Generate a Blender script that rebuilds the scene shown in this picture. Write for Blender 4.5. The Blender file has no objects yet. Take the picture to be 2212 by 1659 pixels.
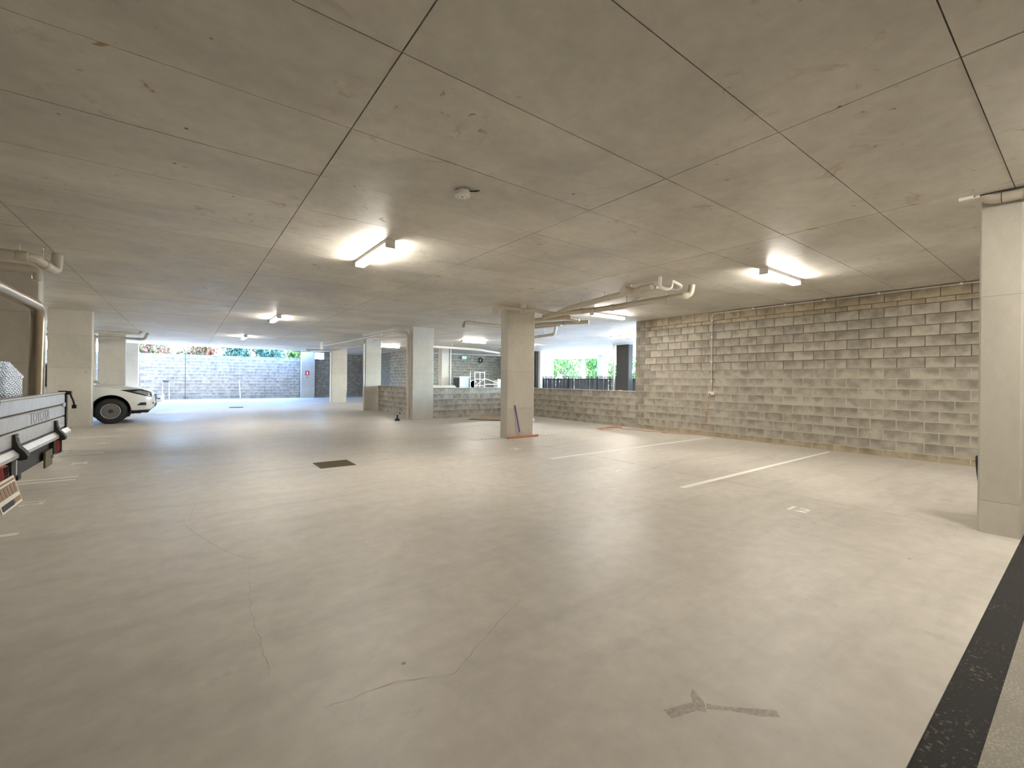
import bpy, bmesh, math, random
from mathutils import Vector, Matrix, Euler
from mathutils.bvhtree import BVHTree

random.seed(7)
S = bpy.context.scene
C = S.collection

# ------------------------------------------------------------------ camera
CAM_H = 1.427
cam_d = bpy.data.cameras.new('camera'); cam = bpy.data.objects.new('camera', cam_d); C.objects.link(cam)
cam_d.sensor_width = 36.0; cam_d.sensor_fit = 'HORIZONTAL'; cam_d.lens = 943.7 / 2212 * 36.0
cam_d.shift_y = -8.93 / 2212; cam_d.clip_start = 0.05; cam_d.clip_end = 400
cam.matrix_world = Matrix.Translation((0, 0, CAM_H)) @ Matrix.Rotation(-0.6402, 4, 'Z') @ Matrix.Rotation(math.pi / 2, 4, 'X') @ Matrix.Rotation(0.01055, 4, 'Z')
S.camera = cam

# ------------------------------------------------------------------ sky, sun, exposure
LAMP = 152.0            # radiance of the batten diffusers
world = bpy.data.worlds.new('sky'); S.world = world; world.use_nodes = True
wn = world.node_tree.nodes; wl = world.node_tree.links
sky = wn.new('ShaderNodeTexSky'); sky.sky_type = 'NISHITA'; sky.sun_disc = False
sky.sun_elevation = math.radians(48); sky.sun_rotation = math.radians(60); sky.altitude = 50; sky.dust_density = 0.6; sky.ozone_density = 3.0
wn['Background'].inputs['Strength'].default_value = 7.0
tint = wn.new('ShaderNodeVectorMath'); tint.operation = 'MULTIPLY'; tint.inputs[1].default_value = (0.86, 0.97, 1.1)
wl.new(sky.outputs[0], tint.inputs[0]); wl.new(tint.outputs[0], wn['Background'].inputs['Color'])
sun_d = bpy.data.lights.new('sun', 'SUN'); sun = bpy.data.objects.new('sun', sun_d); C.objects.link(sun)
sun_d.energy = 38; sun_d.angle = math.radians(1.0); sun_d.color = (0.86, 0.94, 1.0)
sun.rotation_euler = Vector((-0.55, -0.34, -0.75)).to_track_quat('-Z', 'Y').to_euler()
S.view_settings.view_transform = 'Standard'; S.view_settings.look = 'None'
S.view_settings.gamma = 1.0; S.view_settings.use_curve_mapping = False
S.view_settings.exposure = 0.0
S.cycles.diffuse_bounces = 7; S.cycles.max_bounces = 12; S.cycles.sample_clamp_indirect = 8.0

CEIL = 3.25
# ------------------------------------------------------------------ materials
def newmat(name):
    m = bpy.data.materials.new(name); m.use_nodes = True
    nt = m.node_tree; return m, nt.nodes, nt.links, nt.nodes['Principled BSDF']

def plain(name, col, rough=0.5, metal=0.0, var=0.06, scale=6.0, emit=None, bump=0.0, coat=0.0):
    m, n, l, b = newmat(name)
    b.inputs['Roughness'].default_value = rough; b.inputs['Metallic'].default_value = metal
    if coat: b.inputs['Coat Weight'].default_value = coat
    if emit:
        b.inputs['Base Color'].default_value = (*col, 1); b.inputs['Emission Color'].default_value = (*emit[0], 1); b.inputs['Emission Strength'].default_value = emit[1]; return m
    g = n.new('ShaderNodeNewGeometry'); t = n.new('ShaderNodeTexNoise'); t.inputs['Scale'].default_value = scale; t.inputs['Detail'].default_value = 4
    l.new(g.outputs['Position'], t.inputs['Vector'])
    r = n.new('ShaderNodeValToRGB'); r.color_ramp.elements[0].position = 0.3; r.color_ramp.elements[1].position = 0.7
    r.color_ramp.elements[0].color = (*[c * (1 - var) for c in col], 1); r.color_ramp.elements[1].color = (*[min(1, c * (1 + var)) for c in col], 1)
    l.new(t.outputs['Fac'], r.inputs['Fac']); l.new(r.outputs['Color'], b.inputs['Base Color'])
    if bump:
        bp = n.new('ShaderNodeBump'); bp.inputs['Strength'].default_value = bump; bp.inputs['Distance'].default_value = 0.01
        l.new(t.outputs['Fac'], bp.inputs['Height']); l.new(bp.outputs['Normal'], b.inputs['Normal'])
    return m

def concrete(name, base, rough=(0.4, 0.6), blotch=0.16, bscale=0.7, stretch=(1, 1, 1), rust=0.0, pits=0.0, rnd=0.06, streak=0.0, bump=0.12, smear=0.0, grain=0.045):
    """cloudy concrete: large cloud noise, fine grain, optional rust marks, pin holes, dark smears; a random tone per piece"""
    m, n, l, b = newmat(name)
    g = n.new('ShaderNodeNewGeometry'); mp = n.new('ShaderNodeMapping'); mp.inputs['Scale'].default_value = stretch
    l.new(g.outputs['Position'], mp.inputs['Vector'])
    def noise(sc, det, rgh=0.55, vec=mp.outputs['Vector'], dist=0.0):
        t = n.new('ShaderNodeTexNoise'); t.inputs['Scale'].default_value = sc; t.inputs['Detail'].default_value = det
        t.inputs['Roughness'].default_value = rgh; t.inputs['Distortion'].default_value = dist; l.new(vec, t.inputs['Vector']); return t.outputs['Fac']
    def ramp(src, p0, p1, v0, v1):
        r = n.new('ShaderNodeMapRange'); r.inputs['From Min'].default_value = p0; r.inputs['From Max'].default_value = p1
        r.inputs['To Min'].default_value = v0; r.inputs['To Max'].default_value = v1; l.new(src, r.inputs['Value']); return r.outputs['Result']
    def math_(op, a, c):
        x = n.new('ShaderNodeMath'); x.operation = op
        for i, v in enumerate((a, c)):
            if isinstance(v, (int, float)): x.inputs[i].default_value = v
            else: l.new(v, x.inputs[i])
        return x.outputs[0]
    big = noise(bscale, 5, 0.6, dist=0.4); fine = noise(bscale * 14, 4, 0.65)
    v = math_('MULTIPLY', ramp(big, 0.3, 0.7, 1 - blotch, 1 + blotch), ramp(fine, 0.3, 0.7, 1 - grain, 1 + grain))
    if rnd:
        oi = n.new('ShaderNodeObjectInfo'); v = math_('MULTIPLY', v, ramp(oi.outputs['Random'], 0, 1, 1 - rnd, 1 + rnd))
    if streak:
        sv = n.new('ShaderNodeMapping'); sv.inputs['Scale'].default_value = (0.35, 2.2, 1); l.new(g.outputs['Position'], sv.inputs['Vector'])
        v = math_('MULTIPLY', v, ramp(noise(1.3, 5, 0.6, sv.outputs['Vector']), 0.5, 0.75, 1.0, 1 - streak))
    if pits:
        vo = n.new('ShaderNodeTexVoronoi'); vo.inputs['Scale'].default_value = 3.0; l.new(g.outputs['Position'], vo.inputs['Vector'])
        pm = math_('MULTIPLY', ramp(vo.outputs['Distance'], 0.025, 0.05, pits, 0.0), ramp(noise(1.1, 2), 0.47, 0.55, 0.0, 1.0))
        v = math_('MULTIPLY', v, math_('SUBTRACT', 1.0, pm))
    if smear:
        v = math_('MULTIPLY', v, ramp(noise(1.7, 8, 0.72, dist=1.2), 0.62, 0.78, 1.0, 1 - smear))
    mul = n.new('ShaderNodeVectorMath'); mul.operation = 'SCALE'; mul.inputs[0].default_value = base; l.new(v, mul.inputs['Scale'])
    col = mul.outputs['Vector']
    if rust:
        mx = n.new('ShaderNodeMix'); mx.data_type = 'RGBA'
        rm = math_('MULTIPLY', ramp(noise(3.4, 5, 0.65, dist=0.8), 0.60, 0.74, 0.0, rust), ramp(noise(0.75, 3), 0.47, 0.6, 0.0, 1.0))
        l.new(rm, mx.inputs['Factor']); l.new(col, mx.inputs['A']); mx.inputs['B'].default_value = (0.34, 0.19, 0.055, 1); col = mx.outputs['Result']
    if rust:
        m2 = n.new('ShaderNodeMix'); m2.data_type = 'RGBA'
        fm = math_('MULTIPLY', ramp(noise(7.5, 3, 0.5, dist=0.5), 0.68, 0.72, 0.0, 0.8), ramp(noise(0.9, 3, 0.6, dist=0.3), 0.50, 0.60, 0.0, 1.0))
        l.new(fm, m2.inputs['Factor']); l.new(col, m2.inputs['A']); m2.inputs['B'].default_value = (0.36, 0.20, 0.05, 1); col = m2.outputs['Result']
    l.new(col, b.inputs['Base Color'])
    l.new(ramp(big, 0.3, 0.7, rough[0], rough[1]), b.inputs['Roughness'])
    if bump:
        bp = n.new('ShaderNodeBump'); bp.inputs['Strength'].default_value = bump; bp.inputs['Distance'].default_value = 0.01
        l.new(fine, bp.inputs['Height']); l.new(bp.outputs['Normal'], b.inputs['Normal'])
    return m

def blockmat(name, base, rnd=0.10):
    """grey concrete masonry: a tone per block, cloudy patches and sandy grain"""
    m, n, l, b = newmat(name)
    g = n.new('ShaderNodeNewGeometry'); oi = n.new('ShaderNodeObjectInfo')
    def noise(sc, det, vec):
        t = n.new('ShaderNodeTexNoise'); t.inputs['Scale'].default_value = sc; t.inputs['Detail'].default_value = det; l.new(vec, t.inputs['Vector']); return t.outputs['Fac']
    def rg(src, a, b_, c, d):
        r = n.new('ShaderNodeMapRange'); r.inputs['From Min'].default_value = a; r.inputs['From Max'].default_value = b_; r.inputs['To Min'].default_value = c; r.inputs['To Max'].default_value = d
        l.new(src, r.inputs['Value']); return r.outputs['Result']
    def mu(a, c):
        x = n.new('ShaderNodeMath'); x.operation = 'MULTIPLY'; l.new(a, x.inputs[0]); l.new(c, x.inputs[1]); return x.outputs[0]
    tc = n.new('ShaderNodeTexCoord'); of = n.new('ShaderNodeVectorMath'); of.operation = 'SCALE'; of.inputs[0].default_value = (37, 53, 71); l.new(oi.outputs['Random'], of.inputs['Scale'])
    ad = n.new('ShaderNodeVectorMath'); ad.operation = 'ADD'; l.new(tc.outputs['Object'], ad.inputs[0]); l.new(of.outputs['Vector'], ad.inputs[1])
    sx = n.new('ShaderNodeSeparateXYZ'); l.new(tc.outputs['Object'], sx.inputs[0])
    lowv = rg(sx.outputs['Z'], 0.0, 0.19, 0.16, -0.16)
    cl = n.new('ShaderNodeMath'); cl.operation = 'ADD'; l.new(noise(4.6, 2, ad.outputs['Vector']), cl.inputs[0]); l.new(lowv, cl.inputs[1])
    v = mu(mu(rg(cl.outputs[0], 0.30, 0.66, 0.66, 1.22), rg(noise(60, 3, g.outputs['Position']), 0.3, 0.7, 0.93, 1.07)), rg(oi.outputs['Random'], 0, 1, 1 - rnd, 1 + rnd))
    mul = n.new('ShaderNodeVectorMath'); mul.operation = 'SCALE'; mul.inputs[0].default_value = base; l.new(v, mul.inputs['Scale'])
    l.new(mul.outputs['Vector'], b.inputs['Base Color']); b.inputs['Roughness'].default_value = 0.92
    bp = n.new('ShaderNodeBump'); bp.inputs['Strength'].default_value = 0.25; bp.inputs['Distance'].default_value = 0.005
    l.new(noise(90, 3, g.outputs['Position']), bp.inputs['Height']); l.new(bp.outputs['Normal'], b.inputs['Normal'])
    return m

def speckle(name, base, spot, sc=120, lo=0.55, hi=0.62, rough=0.5):
    m, n, l, b = newmat(name)
    g = n.new('ShaderNodeNewGeometry'); t = n.new('ShaderNodeTexNoise'); t.inputs['Scale'].default_value = sc; t.inputs['Detail'].default_value = 3; l.new(g.outputs['Position'], t.inputs['Vector'])
    t2 = n.new('ShaderNodeTexNoise'); t2.inputs['Scale'].default_value = 4; t2.inputs['Detail'].default_value = 5; l.new(g.outputs['Position'], t2.inputs['Vector'])
    a = n.new('ShaderNodeMath'); a.operation = 'MULTIPLY_ADD'; a.inputs[1].default_value = 0.45; l.new(t2.outputs['Fac'], a.inputs[0]); l.new(t.outputs['Fac'], a.inputs[2])
    r = n.new('ShaderNodeValToRGB'); r.color_ramp.elements[0].position = lo + 0.22; r.color_ramp.elements[1].position = hi + 0.26
    r.color_ramp.elements[0].color = (*base, 1); r.color_ramp.elements[1].color = (*spot, 1)
    l.new(a.outputs[0], r.inputs['Fac']); l.new(r.outputs['Color'], b.inputs['Base Color']); b.inputs['Roughness'].default_value = rough
    bp = n.new('ShaderNodeBump'); bp.inputs['Strength'].default_value = 0.3; bp.inputs['Distance'].default_value = 0.004; l.new(t.outputs['Fac'], bp.inputs['Height']); l.new(bp.outputs['Normal'], b.inputs['Normal'])
    return m

def worn(name, col, rough=0.7, keep=0.5, edge=0.1, scale=22, top=1.0):
    """thin worn layer (paint, tyre dust): patches where it is rubbed off let the surface below show"""
    m, n, l, b = newmat(name); b.inputs['Base Color'].default_value = (*col, 1); b.inputs['Roughness'].default_value = rough
    g = n.new('ShaderNodeNewGeometry'); t = n.new('ShaderNodeTexNoise'); t.inputs['Scale'].default_value = scale; t.inputs['Detail'].default_value = 6; t.inputs['Roughness'].default_value = 0.7
    l.new(g.outputs['Position'], t.inputs['Vector'])
    r = n.new('ShaderNodeMapRange'); r.inputs['From Min'].default_value = keep - edge; r.inputs['From Max'].default_value = keep + edge; r.inputs['To Min'].default_value = top; r.inputs['To Max'].default_value = 0
    l.new(t.outputs['Fac'], r.inputs['Value']); l.new(r.outputs['Result'], b.inputs['Alpha'])
    return m

M = {}
M['floor'] = concrete('floor_concrete', (0.545, 0.51, 0.455), (0.38, 0.55), 0.13, 0.45, (1, 1, 1), rnd=0.0, streak=0.16, pits=0.6, bump=0.08, smear=0.26, grain=0.085)
M['floor2'] = speckle('coarse_concrete', (0.25, 0.23, 0.195), (0.38, 0.35, 0.30), 90, 0.5, 0.66, 0.7)
M['ceil'] = concrete('formed_ceiling_concrete', (0.625, 0.595, 0.53), (0.42, 0.6), 0.23, 0.6, (1, 1, 1), rust=0.75, pits=0.9, rnd=0.035, streak=0.07, bump=0.03, smear=0.18, grain=0.06)
M['seam'] = plain('seam_grey', (0.085, 0.075, 0.06), 0.9)
M['column'] = concrete('column_concrete', (0.49, 0.46, 0.395), (0.5, 0.7), 0.12, 1.1, (1, 1, 0.6), pits=0.8, rnd=0.05, bump=0.05, smear=0.16)
M['wall'] = concrete('rendered_wall', (0.45, 0.42, 0.37), (0.6, 0.8), 0.1, 0.8)
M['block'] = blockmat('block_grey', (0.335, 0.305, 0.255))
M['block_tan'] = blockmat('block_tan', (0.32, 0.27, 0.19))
M['mortar'] = plain('mortar', (0.46, 0.425, 0.36), 0.95, var=0.1, scale=9)
M['mortar_dark'] = plain('raked_mortar', (0.13, 0.115, 0.09), 0.95, var=0.1, scale=9)
M['paint'] = worn('line_paint', (0.86, 0.84, 0.79), 0.6, 0.66, 0.06, 26)
M['paint_old'] = worn('old_line_paint', (0.78, 0.77, 0.73), 0.6, 0.55, 0.08, 18)
M['crack'] = plain('crack_dark', (0.17, 0.15, 0.12), 0.95)
M['smudge'] = worn('tyre_dust', (0.36, 0.325, 0.275), 0.9, 0.5, 0.25, 60, 0.55)
M['strip'] = speckle('black_strip', (0.010, 0.009, 0.008), (0.12, 0.105, 0.09), 55, 0.64, 0.78, 0.85)
M['pvc'] = plain('pvc_cream', (0.50, 0.455, 0.37), 0.35, var=0.05, scale=3)
M['pvc_white'] = plain('pvc_white', (0.78, 0.76, 0.71), 0.3, var=0.04)
M['conduit'] = plain('conduit_grey', (0.55, 0.53, 0.49), 0.4)
M['galv'] = plain('galvanised', (0.55, 0.55, 0.54), 0.4, 0.8)
M['alu'] = plain('brushed_aluminium', (0.62, 0.62, 0.63), 0.38, 0.75, var=0.08, scale=14)
M['alu_dark'] = plain('dull_aluminium', (0.42, 0.42, 0.42), 0.45, 0.7)
M['black'] = plain('black_metal', (0.014, 0.013, 0.012), 0.6)
M['rubber'] = plain('black_rubber', (0.02, 0.019, 0.018), 0.8, bump=0.2, scale=60)
M['white_plastic'] = plain('white_plastic', (0.88, 0.87, 0.84), 0.4)
M['lamp_body'] = plain('lamp_body', (0.72, 0.70, 0.66), 0.5)
M['diffuser'] = plain('lamp_diffuser', (0.9, 0.88, 0.84), 0.5, emit=((1.0, 0.93, 0.83), LAMP))
M['car'] = plain('white_car_paint', (0.74, 0.73, 0.69), 0.25, var=0.01, coat=0.6)
M['glass_dark'] = plain('dark_glass', (0.02, 0.022, 0.025), 0.08)
M['chrome'] = plain('chrome', (0.7, 0.7, 0.7), 0.15, 1.0)
M['lens'] = plain('headlamp_lens', (0.32, 0.33, 0.33), 0.12, 0.4)
M['red_lens'] = plain('red_lens', (0.6, 0.14, 0.12), 0.25)
M['olive'] = plain('olive_panel', (0.11, 0.095, 0.05), 0.7)
M['bronze'] = plain('bronze_tube', (0.36, 0.30, 0.23), 0.28, 0.75)
M['steel_rim'] = plain('steel_rim', (0.17, 0.165, 0.155), 0.4, 0.5)
M['orange'] = plain('orange_cord', (0.50, 0.17, 0.07), 0.5)
M['blue'] = plain('blue_handle', (0.06, 0.06, 0.30), 0.4)
M['redwood'] = plain('red_brown_wood', (0.50, 0.24, 0.14), 0.6)
M['card'] = plain('cardboard', (0.44, 0.31, 0.17), 0.85)
M['grate'] = plain('rusty_grate', (0.16, 0.12, 0.055), 0.75, 0.3, var=0.25, scale=30)
M['pit'] = plain('drain_pit', (0.045, 0.036, 0.02), 0.9)
M['green_sign'] = plain('green_sign', (0.12, 0.42, 0.28), 0.4, emit=((0.35, 0.9, 0.62), 1.6))
M['red_sign'] = plain('red_sign', (0.55, 0.03, 0.03), 0.45)
M['paling'] = plain('grey_paling', (0.085, 0.087, 0.095), 0.7, var=0.25, scale=2.5)
M['fence'] = plain('dark_fence', (0.034, 0.031, 0.027), 0.7)
M['pallid'] = plain('pale_grey_steel', (0.30, 0.31, 0.33), 0.4, 0.2)
M['scaffold'] = plain('white_frame', (0.78, 0.78, 0.76), 0.4)
M['timber'] = plain('pale_board', (0.72, 0.68, 0.58), 0.6)
M['text_violet'] = plain('faded_print', (0.34, 0.34, 0.44), 0.5)
M['plate_tan'] = plain('plate_print', (0.27, 0.17, 0.09), 0.6)
M['ground'] = plain('outside_ground', (0.36, 0.37, 0.37), 0.9, var=0.15, scale=0.8)
M['bark'] = plain('bark', (0.16, 0.11, 0.07), 0.9, bump=0.3)
def leafmat(name, a, b_):
    m, n, l, b = newmat(name); oi = n.new('ShaderNodeNewGeometry'); r = n.new('ShaderNodeValToRGB')
    r.color_ramp.elements[0].color = (*a, 1); r.color_ramp.elements[1].color = (*b_, 1); l.new(oi.outputs['Random Per Island'], r.inputs['Fac']); l.new(r.outputs['Color'], b.inputs['Base Color'])
    b.inputs['Roughness'].default_value = 0.6; return m
M['leaf'] = leafmat('green_leaf', (0.03, 0.12, 0.015), (0.16, 0.24, 0.03))
M['leaf_red'] = leafmat('red_and_green_leaf', (0.30, 0.06, 0.03), (0.08, 0.15, 0.05))
M['leaf_teal'] = leafmat('bluish_leaf', (0.03, 0.09, 0.06), (0.10, 0.16, 0.09))

# ------------------------------------------------------------------ mesh helpers
class MB:
    def __init__(self): self.v = []; self.f = []
    def add(self, vs, fs):
        o = len(self.v); self.v += [tuple(p) for p in vs]; self.f += [tuple(i + o for i in f) for f in fs]; return self
    def box(self, x0, x1, y0, y1, z0, z1):
        return self.add([(x0, y0, z0), (x1, y0, z0), (x1, y1, z0), (x0, y1, z0), (x0, y0, z1), (x1, y0, z1), (x1, y1, z1), (x0, y1, z1)],
                        [(0, 3, 2, 1), (4, 5, 6, 7), (0, 1, 5, 4), (1, 2, 6, 5), (2, 3, 7, 6), (3, 0, 4, 7)])
    def obox(self, c, ax, ay, az):
        c = Vector(c); ax = Vector(ax); ay = Vector(ay); az = Vector(az)
        return self.add([c + sx * ax + sy * ay + sz * az for sz in (-1, 1) for sx, sy in ((-1, -1), (1, -1), (1, 1), (-1, 1))],
                        [(0, 3, 2, 1), (4, 5, 6, 7), (0, 1, 5, 4), (1, 2, 6, 5), (2, 3, 7, 6), (3, 0, 4, 7)])
    def bar(self, a, b, w, h, up=(0, 0, 1)):
        a = Vector(a); b = Vector(b); d = (b - a); L = d.length; d.normalize(); up = Vector(up)
        if abs(d.dot(up)) > 0.98: up = Vector((1, 0, 0))
        s = d.cross(up).normalized(); u = s.cross(d)
        return self.obox((a + b) / 2, d * L / 2, s * w / 2, u * h / 2)
    def prism(self, poly, fn, lo, hi):
        n = len(poly)
        return self.add([fn(p, lo) for p in poly] + [fn(p, hi) for p in poly], [tuple(range(n - 1, -1, -1)), tuple(range(n, 2 * n))] + [(i, (i + 1) % n, n + (i + 1) % n, n + i) for i in range(n)])
    def tube(self, path, r, seg=12, cap=True, closed=False):
        P = [Vector(p) for p in path]; n = len(P); R = r if isinstance(r, (list, tuple)) else [r] * n
        T = []
        for i in range(n):
            if closed: d = P[(i + 1) % n] - P[i - 1]
            else: d = (P[min(i + 1, n - 1)] - P[max(i - 1, 0)])
            T.append(d.normalized())
        ref = Vector((0, 0, 1)) if abs(T[0].z) < 0.9 else Vector((1, 0, 0))
        u = T[0].cross(ref).normalized(); vs = []
        for i in range(n):
            u = (u - T[i] * u.dot(T[i])).normalized(); w = T[i].cross(u)
            vs += [P[i] + (u * math.cos(2 * math.pi * k / seg) + w * math.sin(2 * math.pi * k / seg)) * R[i] for k in range(seg)]
        fs = [(i * seg + k, i * seg + (k + 1) % seg, ((i + 1) % n) * seg + (k + 1) % seg, ((i + 1) % n) * seg + k) for i in range(n if closed else n - 1) for k in range(seg)]
        if cap and not closed: fs += [tuple(range(seg - 1, -1, -1)), tuple((n - 1) * seg + k for k in range(seg))]
        return self.add(vs, fs)
    def lathe(self, prof, o, axis='z', seg=24):
        vs = []
        for r, h in prof:
            for k in range(seg):
                a = 2 * math.pi * k / seg; c, s = math.cos(a) * r, math.sin(a) * r
                vs.append({'z': (o[0] + c, o[1] + s, o[2] + h), 'y': (o[0] + c, o[1] + h, o[2] + s), 'x': (o[0] + h, o[1] + c, o[2] + s)}[axis])
        n = len(prof); fs = [(i * seg + k, i * seg + (k + 1) % seg, (i + 1) * seg + (k + 1) % seg, (i + 1) * seg + k) for i in range(n - 1) for k in range(seg)]
        fs += [tuple(range(seg)), tuple((n - 1) * seg + k for k in range(seg))]
        return self.add(vs, fs)
    def mesh(self, name, mat, smooth=None):
        me = bpy.data.meshes.new(name); me.from_pydata(self.v, [], self.f)
        bm = bmesh.new(); bm.from_mesh(me); bmesh.ops.recalc_face_normals(bm, faces=bm.faces); bm.to_mesh(me); bm.free()
        me.materials.append(M[mat])
        if smooth:
            me.shade_smooth() if hasattr(me, 'shade_smooth') else None
            for p in me.polygons: p.use_smooth = True
            try: me.set_sharp_from_angle(angle=math.radians(smooth))
            except Exception: pass
        return me
    def build(self, name, mat, parent=None, smooth=None):
        o = bpy.data.objects.new(name, self.mesh(name, mat, smooth)); C.objects.link(o)
        if parent is not None: o.parent = parent
        return o

def tag(o, label, cat, group=None):
    o['label'] = label; o['category'] = cat
    if group: o['group'] = group
    return o
def struct(o): o['kind'] = 'structure'; return o
def stuff(o): o['kind'] = 'stuff'; return o
def thing(name, label, cat, loc=(0, 0, 0), group=None):
    o = bpy.data.objects.new(name, None); C.objects.link(o); o.location = loc; o.empty_display_size = 0.1
    return tag(o, label, cat, group)
def shift(mb, loc):                      # turn world coordinates into the thing's own
    mb.v = [(p[0] - loc[0], p[1] - loc[1], p[2] - loc[2]) for p in mb.v]; return mb
def part(root, name, mb, mat, smooth=None):
    """mb in world coordinates; root may be a thing or a part of one at the same origin"""
    r = root
    while r.parent: r = r.parent
    return shift(mb, r.location).build(name, mat, root, smooth)
def link_copy(src, parent, loc):
    o = src.copy(); C.objects.link(o); o.parent = parent; o.location = loc; return o
def rounded(path, rad, n=6):
    P = [Vector(p) for p in path]; out = [P[0]]
    for i in range(1, len(P) - 1):
        a = (P[i - 1] - P[i]); b = (P[i + 1] - P[i]); r = min(rad, a.length * 0.49, b.length * 0.49)
        p0 = P[i] + a.normalized() * r; p1 = P[i] + b.normalized() * r
        for k in range(n + 1):
            t = k / n; out.append(p0 * (1 - t) ** 2 + P[i] * 2 * t * (1 - t) + p1 * t * t)
    out.append(P[-1]); return out
def text_mesh(body, size, ext, mat, name, M4, parent=None, shear=0.0, sx=1.0, bold=0.0):
    cu = bpy.data.curves.new('t', 'FONT'); cu.body = body; cu.size = size; cu.extrude = ext; cu.align_x = 'CENTER'; cu.align_y = 'CENTER'; cu.shear = shear; cu.offset = bold
    cu.resolution_u = 3
    t = bpy.data.objects.new('t', cu); C.objects.link(t)
    me = bpy.data.meshes.new_from_object(t.evaluated_get(bpy.context.evaluated_depsgraph_get())); bpy.data.objects.remove(t)
    me.transform(Matrix.Diagonal((sx, 1, 1, 1))); me.transform(M4); me.materials.clear(); me.materials.append(M[mat]); me.name = name
    o = bpy.data.objects.new(name, me); C.objects.link(o)
    if parent is not None: o.parent = parent
    return o

# ------------------------------------------------------------------ floor
fl_ = MB(); fl_.box(-7.0, 27, -8.2, 34.4, -0.35, -0.022)
floor = struct(fl_.build('floor', 'seam'))
g = 0.004
for (x0, x1, y0, y1, mt) in ((-7.0, -2.07, 0.415, 34.3, 'floor'), (-2.07, 6.22, 0.415, 34.3, 'floor'), (6.22, 11.1, 0.415, 34.3, 'floor'), (11.1, 27, -8.2, 34.4, 'floor'), (-7.0, 11.1, -8.2, 0.265, 'floor2')):
    b = MB(); b.box(x0 + g, x1 - g, y0 + g, y1 - g, -0.022, 0.0); b.build('floor_slab', mt, floor)
# hairline cracks that wander over the slab
def crack(pts, w):
    P = []
    for a, b in zip(pts[:-1], pts[1:]):
        a = Vector(a); b = Vector(b); n = max(2, int((b - a).length / 0.035)); d = (b - a).normalized(); s = Vector((-d.y, d.x))
        P += [a.lerp(b, k / n) + s * random.uniform(-0.009, 0.009) for k in range(n)]
    P.append(Vector(pts[-1])); mb = MB()
    for i, p in enumerate(P):
        d = (P[min(i + 1, len(P) - 1)] - P[max(i - 1, 0)]).normalized(); s = Vector((-d.y, d.x)) * w * random.uniform(0.3, 1.0) * (0.35 if i in (0, len(P) - 1) else 1)
        mb.v += [(p.x - s.x, p.y - s.y, 0.0012), (p.x + s.x, p.y + s.y, 0.0012)]
        if i: k = 2 * i; mb.f.append((k - 2, k - 1, k + 1, k))
    mb.build('crack', 'crack', floor)
for P_, w_ in zip([[(0.0, 5.22), (0.18, 4.52), (0.3, 4.18), (0.44, 3.93)], [(0.44, 3.93), (0.4, 3.83), (0.35, 3.43), (0.33, 3.14), (0.33, 2.73), (0.33, 2.34)], [(0.49, 1.99), (0.68, 1.97), (0.81, 1.96), (1.05, 1.86), (1.16, 1.91), (1.4, 2.06), (1.76, 2.23)], [(0.1, 6.1), (0.05, 5.62), (0.03, 5.28)]], [0.0016, 0.0009, 0.0012, 0.0009]): crack(P_, w_)
# dusty tyre and boot marks
def smudge(poly):
    n = len(poly); mb = MB(); mb.v = [(x, y, 0.0015) for x, y in poly]; mb.f = [tuple(range(n))]
    mb.build('tyre_mark', 'smudge', floor)
for P_ in [[(1.67, 1.12), (1.66, 1.07), (1.79, 1.03), (1.81, 1.0), (1.86, 1.04), (1.9, 1.12), (1.85, 1.1), (1.82, 1.07)], [(1.86, 1.03), (1.91, 0.97), (2.07, 0.83), (2.04, 0.8), (1.97, 0.86), (1.9, 0.95), (1.83, 1.01)]]: smudge(P_)
b = MB(); b.box(-7.0, 11.1, 0.262, 0.418, -0.022, -0.004)
tag(b.build('threshold_strip', 'strip'), 'black weathered threshold strip set in the floor beside the nearest column', 'floor strip')
# outside ground
b = MB(); b.box(-60, 120, -60, 120, -0.6, -0.36); struct(b.build('floor_outside', 'ground'))

# ------------------------------------------------------------------ ceiling of formed panels
def cbox(b):
    b.box(-7.1, 11.3, -8.3, 32.6, CEIL + 0.018, CEIL + 0.4); b.box(7.3, 11.3, 32.6, 34.5, CEIL + 0.018, CEIL + 0.4); b.box(11.3, 26.5, 2.0, 28.0, CEIL + 0.018, CEIL + 0.4)
b = MB(); cbox(b); ceiling = struct(b.build('ceiling', 'seam'))
XL = [-7.1, -6.55, -4.07, -1.59, 0.95, 3.445, 5.915, 8.40, 10.9, 11.3, 13.4, 15.9, 18.4, 20.9, 23.4, 25.9, 26.5]
YL = [-8.3] + [0.47 + 0.9335 * k for k in range(-9, 35)] + [32.6, 33.5, 34.5]
YL = sorted(y for y in YL if not (32.1 < y < 32.6))
pan_cache = {}; rest = MB(); npan = 0
for i in range(len(XL) - 1):
    for j in range(len(YL) - 1):
        x0, x1, y0, y1 = XL[i], XL[i + 1], YL[j], YL[j + 1]
        if x0 >= 11.3 and (y0 < 2.0 or y1 > 28.0): continue
        if y0 >= 32.6 and not (7.3 < x0 < 11.3): continue
        gx = 0.0048; gy = 0.0034; dz = random.uniform(-0.0012, 0.0012)
        if -4.1 < x0 < 11 and 0.4 < y0 < 17.5:
            w, d = round(x1 - x0, 3), round(y1 - y0, 3); key = (w, d)
            if key not in pan_cache:
                m_ = MB(); m_.box(gx, w - gx, gy, d - gy, 0.0, 0.018); pan_cache[key] = m_.mesh('ceiling_panel', 'ceil')
            o = bpy.data.objects.new('ceiling_panel', pan_cache[key]); C.objects.link(o); o.parent = ceiling; o.location = (x0, y0, CEIL + dz); npan += 1
        else:
            rest.box(x0 + gx, x1 - gx, y0 + gy, y1 - gy, CEIL + dz, CEIL + 0.018)
stuff(rest.build('ceiling_panel_field', 'ceil', ceiling))

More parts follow.
